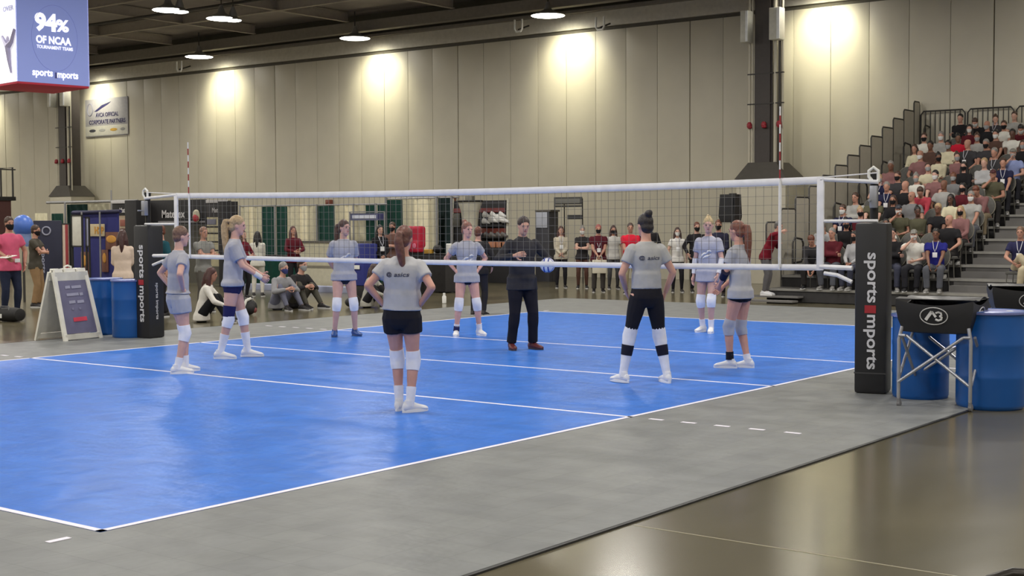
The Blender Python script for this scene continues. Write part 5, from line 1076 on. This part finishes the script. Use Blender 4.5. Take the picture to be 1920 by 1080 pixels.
# ------------------------------------------------------------------ players and coach
from mathutils.bvhtree import BVHTree
TEE, SKP = (168, 169, 179), (206, 162, 148)
def bvh(me): 
    bm = bmesh.new(); bm.from_mesh(me); t_ = BVHTree.FromBMesh(bm); bm.free(); return t_
def hero(label, px, py_, face, col, mask=None, names=None, logo=None, limbs=(), **k):
    p = G(px, py_, CZ); k.setdefault('voxel', .0095)
    parts, info = build_person(**k); root, ob = place_person(label, parts, p, facing(p, face), col, mask, None, names)
    if logo:
        s = info['s']; t_ = bvh(parts['top'])
        if logo == 'front':
            ml = mat('shirt_print', (206, 208, 218), .7)
            for pth in (((-.10, -.06, .010), (-.075, -.01, .022), (-.03, .025, .020), (.01, .03, .016)), ((.0, .02, .012), (.035, .06, .022), (.07, .07, .020), (.09, .055, .010)), ((-.05, -.05, .012), (-.01, -.02, .018), (.04, -.01, .016), (.075, .01, .010))):
                mbp = MB(); L_ = []
                for a_, b_, w_ in [tuple(lerp(V(p_), V(q_), u_/4)) for p_, q_ in zip(pth, pth[1:]) for u_ in range(4)]+[pth[-1]]:
                    for sg in (-1, 1):
                        o_ = V((-a_, .4, .945+.27+b_+sg*w_))*s; h_ = t_.ray_cast(o_, V((0, -1, 0)), 1.0)
                        L_.append((h_[0] if h_[0] else o_)+V((0, .003, 0)))
                kk = len(L_)//2; mbp.add(L_, [(2*q_, 2*q_+1, 2*q_+3, 2*q_+2) for q_ in range(kk-1)])
                po = obj('shirt_print', mbp, ml, root); sm_ = po.modifiers.new('s', 'SOLIDIFY'); sm_.thickness = .003; sm_.offset = 0
        else:
            md = mat('shirt_mark', (70, 72, 92), .7); z = .945+.40
            text('shirt_mark', 'asics', V((.04, -.2, z))*s, (1, 0, 0), (0, 0, 1), .04*s, md, root, .15*s, .01, .003, None, t_, .2)
            text('shirt_mark', '@', V((-.09, -.2, z))*s, (1, 0, 0), (0, 0, 1), .05*s, md, root, .06*s, .02, .003, None, t_)
    for a, b, t0, t1, r0, r1, nm, rgb in limbs:
        q = info['s']; A, B = info[a[0]][a[1]]*q, info[b[0]][b[1]]*q
        obj(nm, MB().tube([A.lerp(B, t0), A.lerp(B, (t0+t1)/2), A.lerp(B, t1)], [r0*q, (r0+r1)/2*q, r1*q], 14), cm(rgb), root)
    return root, ob, info
NSH = {'bottom': 'shorts', 'top': 'shirt'}
HIP = dict(hl=(-.185, -.01, .10), hr=(.185, -.01, .10), pl=(-1, -.7, 0), pr=(1, -.7, 0), dl=((.5, .6, -.5), (.6, -.5, -.1)), dr=((-.5, .6, -.5), (-.6, -.5, -.1)))
# 1 short haired player, far left
hero('short-haired player with hands on hips in pale grey shorts, leftmost', 336, 699, 112, dict(skin=SKP, top=TEE, bottom=(170, 172, 182), hair=(112, 84, 70)), H=1.80, kp=1, sock=.72, hair='short', bottom='loose', hem=.04, lean=.03,
     feetL=(-.09, .12, .12), feetR=(.10, -.06, -.1), head=(-.1, .05, 0), **HIP)
# 2 blonde player with long ponytail
hero('blonde player in profile with long ponytail and navy thigh sleeve', 438, 671, 84, dict(skin=SKP, top=TEE, bottom=(30, 30, 74), hair=(170, 146, 112)), H=1.94, limbs=[(('C','hipR'),('kn','R'),.60,.92,.082,.074,'thigh_sleeve',(32,34,84)), (('el','R'),('wr','R'),.72,1.15,.036,.034,'wrist_wrap',(214,210,206))], kp=1, sock=.45, hair='longpony', bottom='spandex', hem=-.03, lean=.06,
     feetL=(-.10, .17, .05), feetR=(.11, -.15, -.15), hl=(-.10, .34, .12), hr=(.10, .34, .10), pl=(-1, -.8, -.6), pr=(1, -.9, -.6), head=(.0, .06, 0), sleeve=.7, curl=1.1)
# 3 player with blue shoes
hero('brown-haired player with blue shoes and hands behind her back', 646, 630, 12, dict(skin=SKP, top=TEE, bottom=(40, 40, 50), hair=(70, 46, 42), shoe=(22, 70, 140), sole=(60, 80, 120)), H=1.88, kp=1, hair='pony', bottom='micro', hem=-.07, sleeve=.72,
     feetL=(-.17, 0, .25), feetR=(.16, .02, -.25), hl=(-.07, -.19, .05), hr=(.07, -.20, .05), pl=(-1, -.3, 0), pr=(1, -.3, 0), head=(.55, -.02, 0), logo='front', curl=.9)
# 4 foreground player from behind
hero('auburn-haired player seen from behind, hands on hips, nearest the camera', 755, 771, 165, dict(skin=(198, 148, 132), top=(180, 180, 184), bottom=(30, 29, 36), hair=(104, 66, 56)), H=1.80, kp=1, sock=.62, hair='pony', bottom='shorts', hem=.05, heavy=.012,
     feetL=(-.05, .06, .0), feetR=(.09, -.05, -.75), tilt=.03, head=(-.1, .02, 0), logo='back', shirt_loose=.028, **HIP)
# 5 player facing with hands on hips
hero('red-haired player facing us with hands on hips behind the net', 876, 629, 8, dict(skin=(214, 164, 150), top=TEE, bottom=(40, 40, 50), hair=(128, 84, 72)), H=1.84, limbs=[(('kn','R'),('an','R'),.78,1.02,.046,.050,'ankle_brace',(40,42,84))], kp=1, sock=.75, hair='bun', bottom='micro', hem=-.09, logo='front',
     feetL=(-.20, .0, .35), feetR=(.18, .04, -.2), head=(.45, .0, 0), names=None, **HIP)
# coach
rc, oc, ic = hero('coach in dark quarter-zip jacket and black trousers holding a ball', 979, 655, 22, dict(skin=(208, 160, 138), top=(52, 51, 55), bottom=(26, 25, 34), hair=(54, 40, 36), shoe=(92, 36, 42), sole=(60, 50, 56)), male=True, H=1.92, hair='brush', bottom='trousers', top='collar', sleeve=1.97, hem=-.13,
     feetL=(-.15, .02, .35), feetR=(.15, -.02, -.15), hl=(-.26, .23, .16), hr=(.22, .27, .34), pl=(-1, -.6, -.2), pr=(1, -.3, -.7), head=(-.05, .18, 0), lean=.04, names={'top': 'jacket', 'bottom': 'trousers'}, curl=.7, dl=((.3, .9, -.1), (.8, -.2, 0)), heavy=.006)
# 6 player in black leggings
hero('tall player with dark hair bun and black leggings, back turned', 1212, 718, -158, dict(skin=(204, 156, 138), top=(172, 172, 172), bottom=(28, 27, 34), hair=(36, 30, 32)), H=1.92, limbs=[(('kn',q),('an',q),.24,.50,.068,.060,'shin_band',(28,28,44)) for q in 'LR'], kp=1, sock=.5, hair='bun', bottom='leggings', hem=.07, logo='back', names={'bottom': 'leggings'},
     feetL=(-.23, .10, .35), feetR=(.22, -.04, -.05), hl=(-.17, .18, .06), hr=(.25, .08, .02), pl=(-1, -.8, 0), pr=(1, -.7, 0), head=(.15, .0, 0), lean=.02, kneep=(0, 1, 0))
# 7 player with white arm sleeves
hero('blonde player facing left with white arm sleeves, far right side', 1328, 623, -22, dict(skin=SKP, top=(168, 169, 184), bottom=(60, 60, 70), hair=(170, 150, 112)), H=1.90, limbs=[(('el',q),('wr',q),-.05,.92,.046,.034,'arm_sleeve',(226,224,226)) for q in 'LR'], kp=1, sock=.7, hair='bun', bottom='micro', hem=-.14, logo='front', sleeve=.6,
     feetL=(-.08, .08, .3), feetR=(.12, -.06, -.2), hl=(-.20, .10, -.02), hr=(.24, .03, -.05), head=(.35, .05, 0))
# 8 player facing left on the right
hero('auburn player turned left with navy elbow pad, nearest the right post', 1388, 690, -118, dict(skin=(200, 150, 134), top=(172, 173, 180), bottom=(26, 25, 32), hair=(120, 74, 58), kneepad=(176, 178, 190)), H=1.84, limbs=[(('el','L'),('wr','L'),-.18,.40,.052,.047,'elbow_pad',(30,30,56)), (('kn','L'),('an','L'),.72,.95,.048,.050,'ankle_brace',(26,26,34))], kp=1, sock=.80, hair='longpony', bottom='spandex', hem=-.085,
     feetL=(-.08, .10, .25), feetR=(.08, -.06, .0), hl=(-.05, .26, .08), hr=(.06, .26, .06), pl=(-1, -.5, -.3), pr=(1, -.5, -.3), head=(-.1, .04, 0), lean=.04)
# extra sleeves and pads on the players
def find(s): return next(o for o in COL.objects if o.get('label', '').startswith(s))

# volleyball under the coach's arm
s_ = ic['s']; w_ = ic['wr']['L']*s_; cp = rc.location + (M.Rotation(rc.rotation_euler[2], 4, 'Z') @ (w_+V((.05, .17, .055))))
bl = thing('volleyball', 'white and blue volleyball held against the coach hip', 'ball', cp, .4)
obj('ball', MB().ell((0,0,0), (.107,)*3, None, 28, 18), mat('ball_white', (226, 226, 230), .45), bl)
for ax_ in range(2):
    for q in (-.03, .03):
        rr_ = sqrt(.1085**2-q*q); pts = [V((rr_*cos(a*pi/12), q, rr_*sin(a*pi/12))) if ax_ else V((q, rr_*cos(a*pi/12), rr_*sin(a*pi/12))) for a in range(25)]
        obj('panel_band', MB().tube(pts, [(.011, .002)]*25, 6, (0,1,0) if ax_ else (1,0,0)), mat('ball_blue', (56, 74, 160), .45), bl)
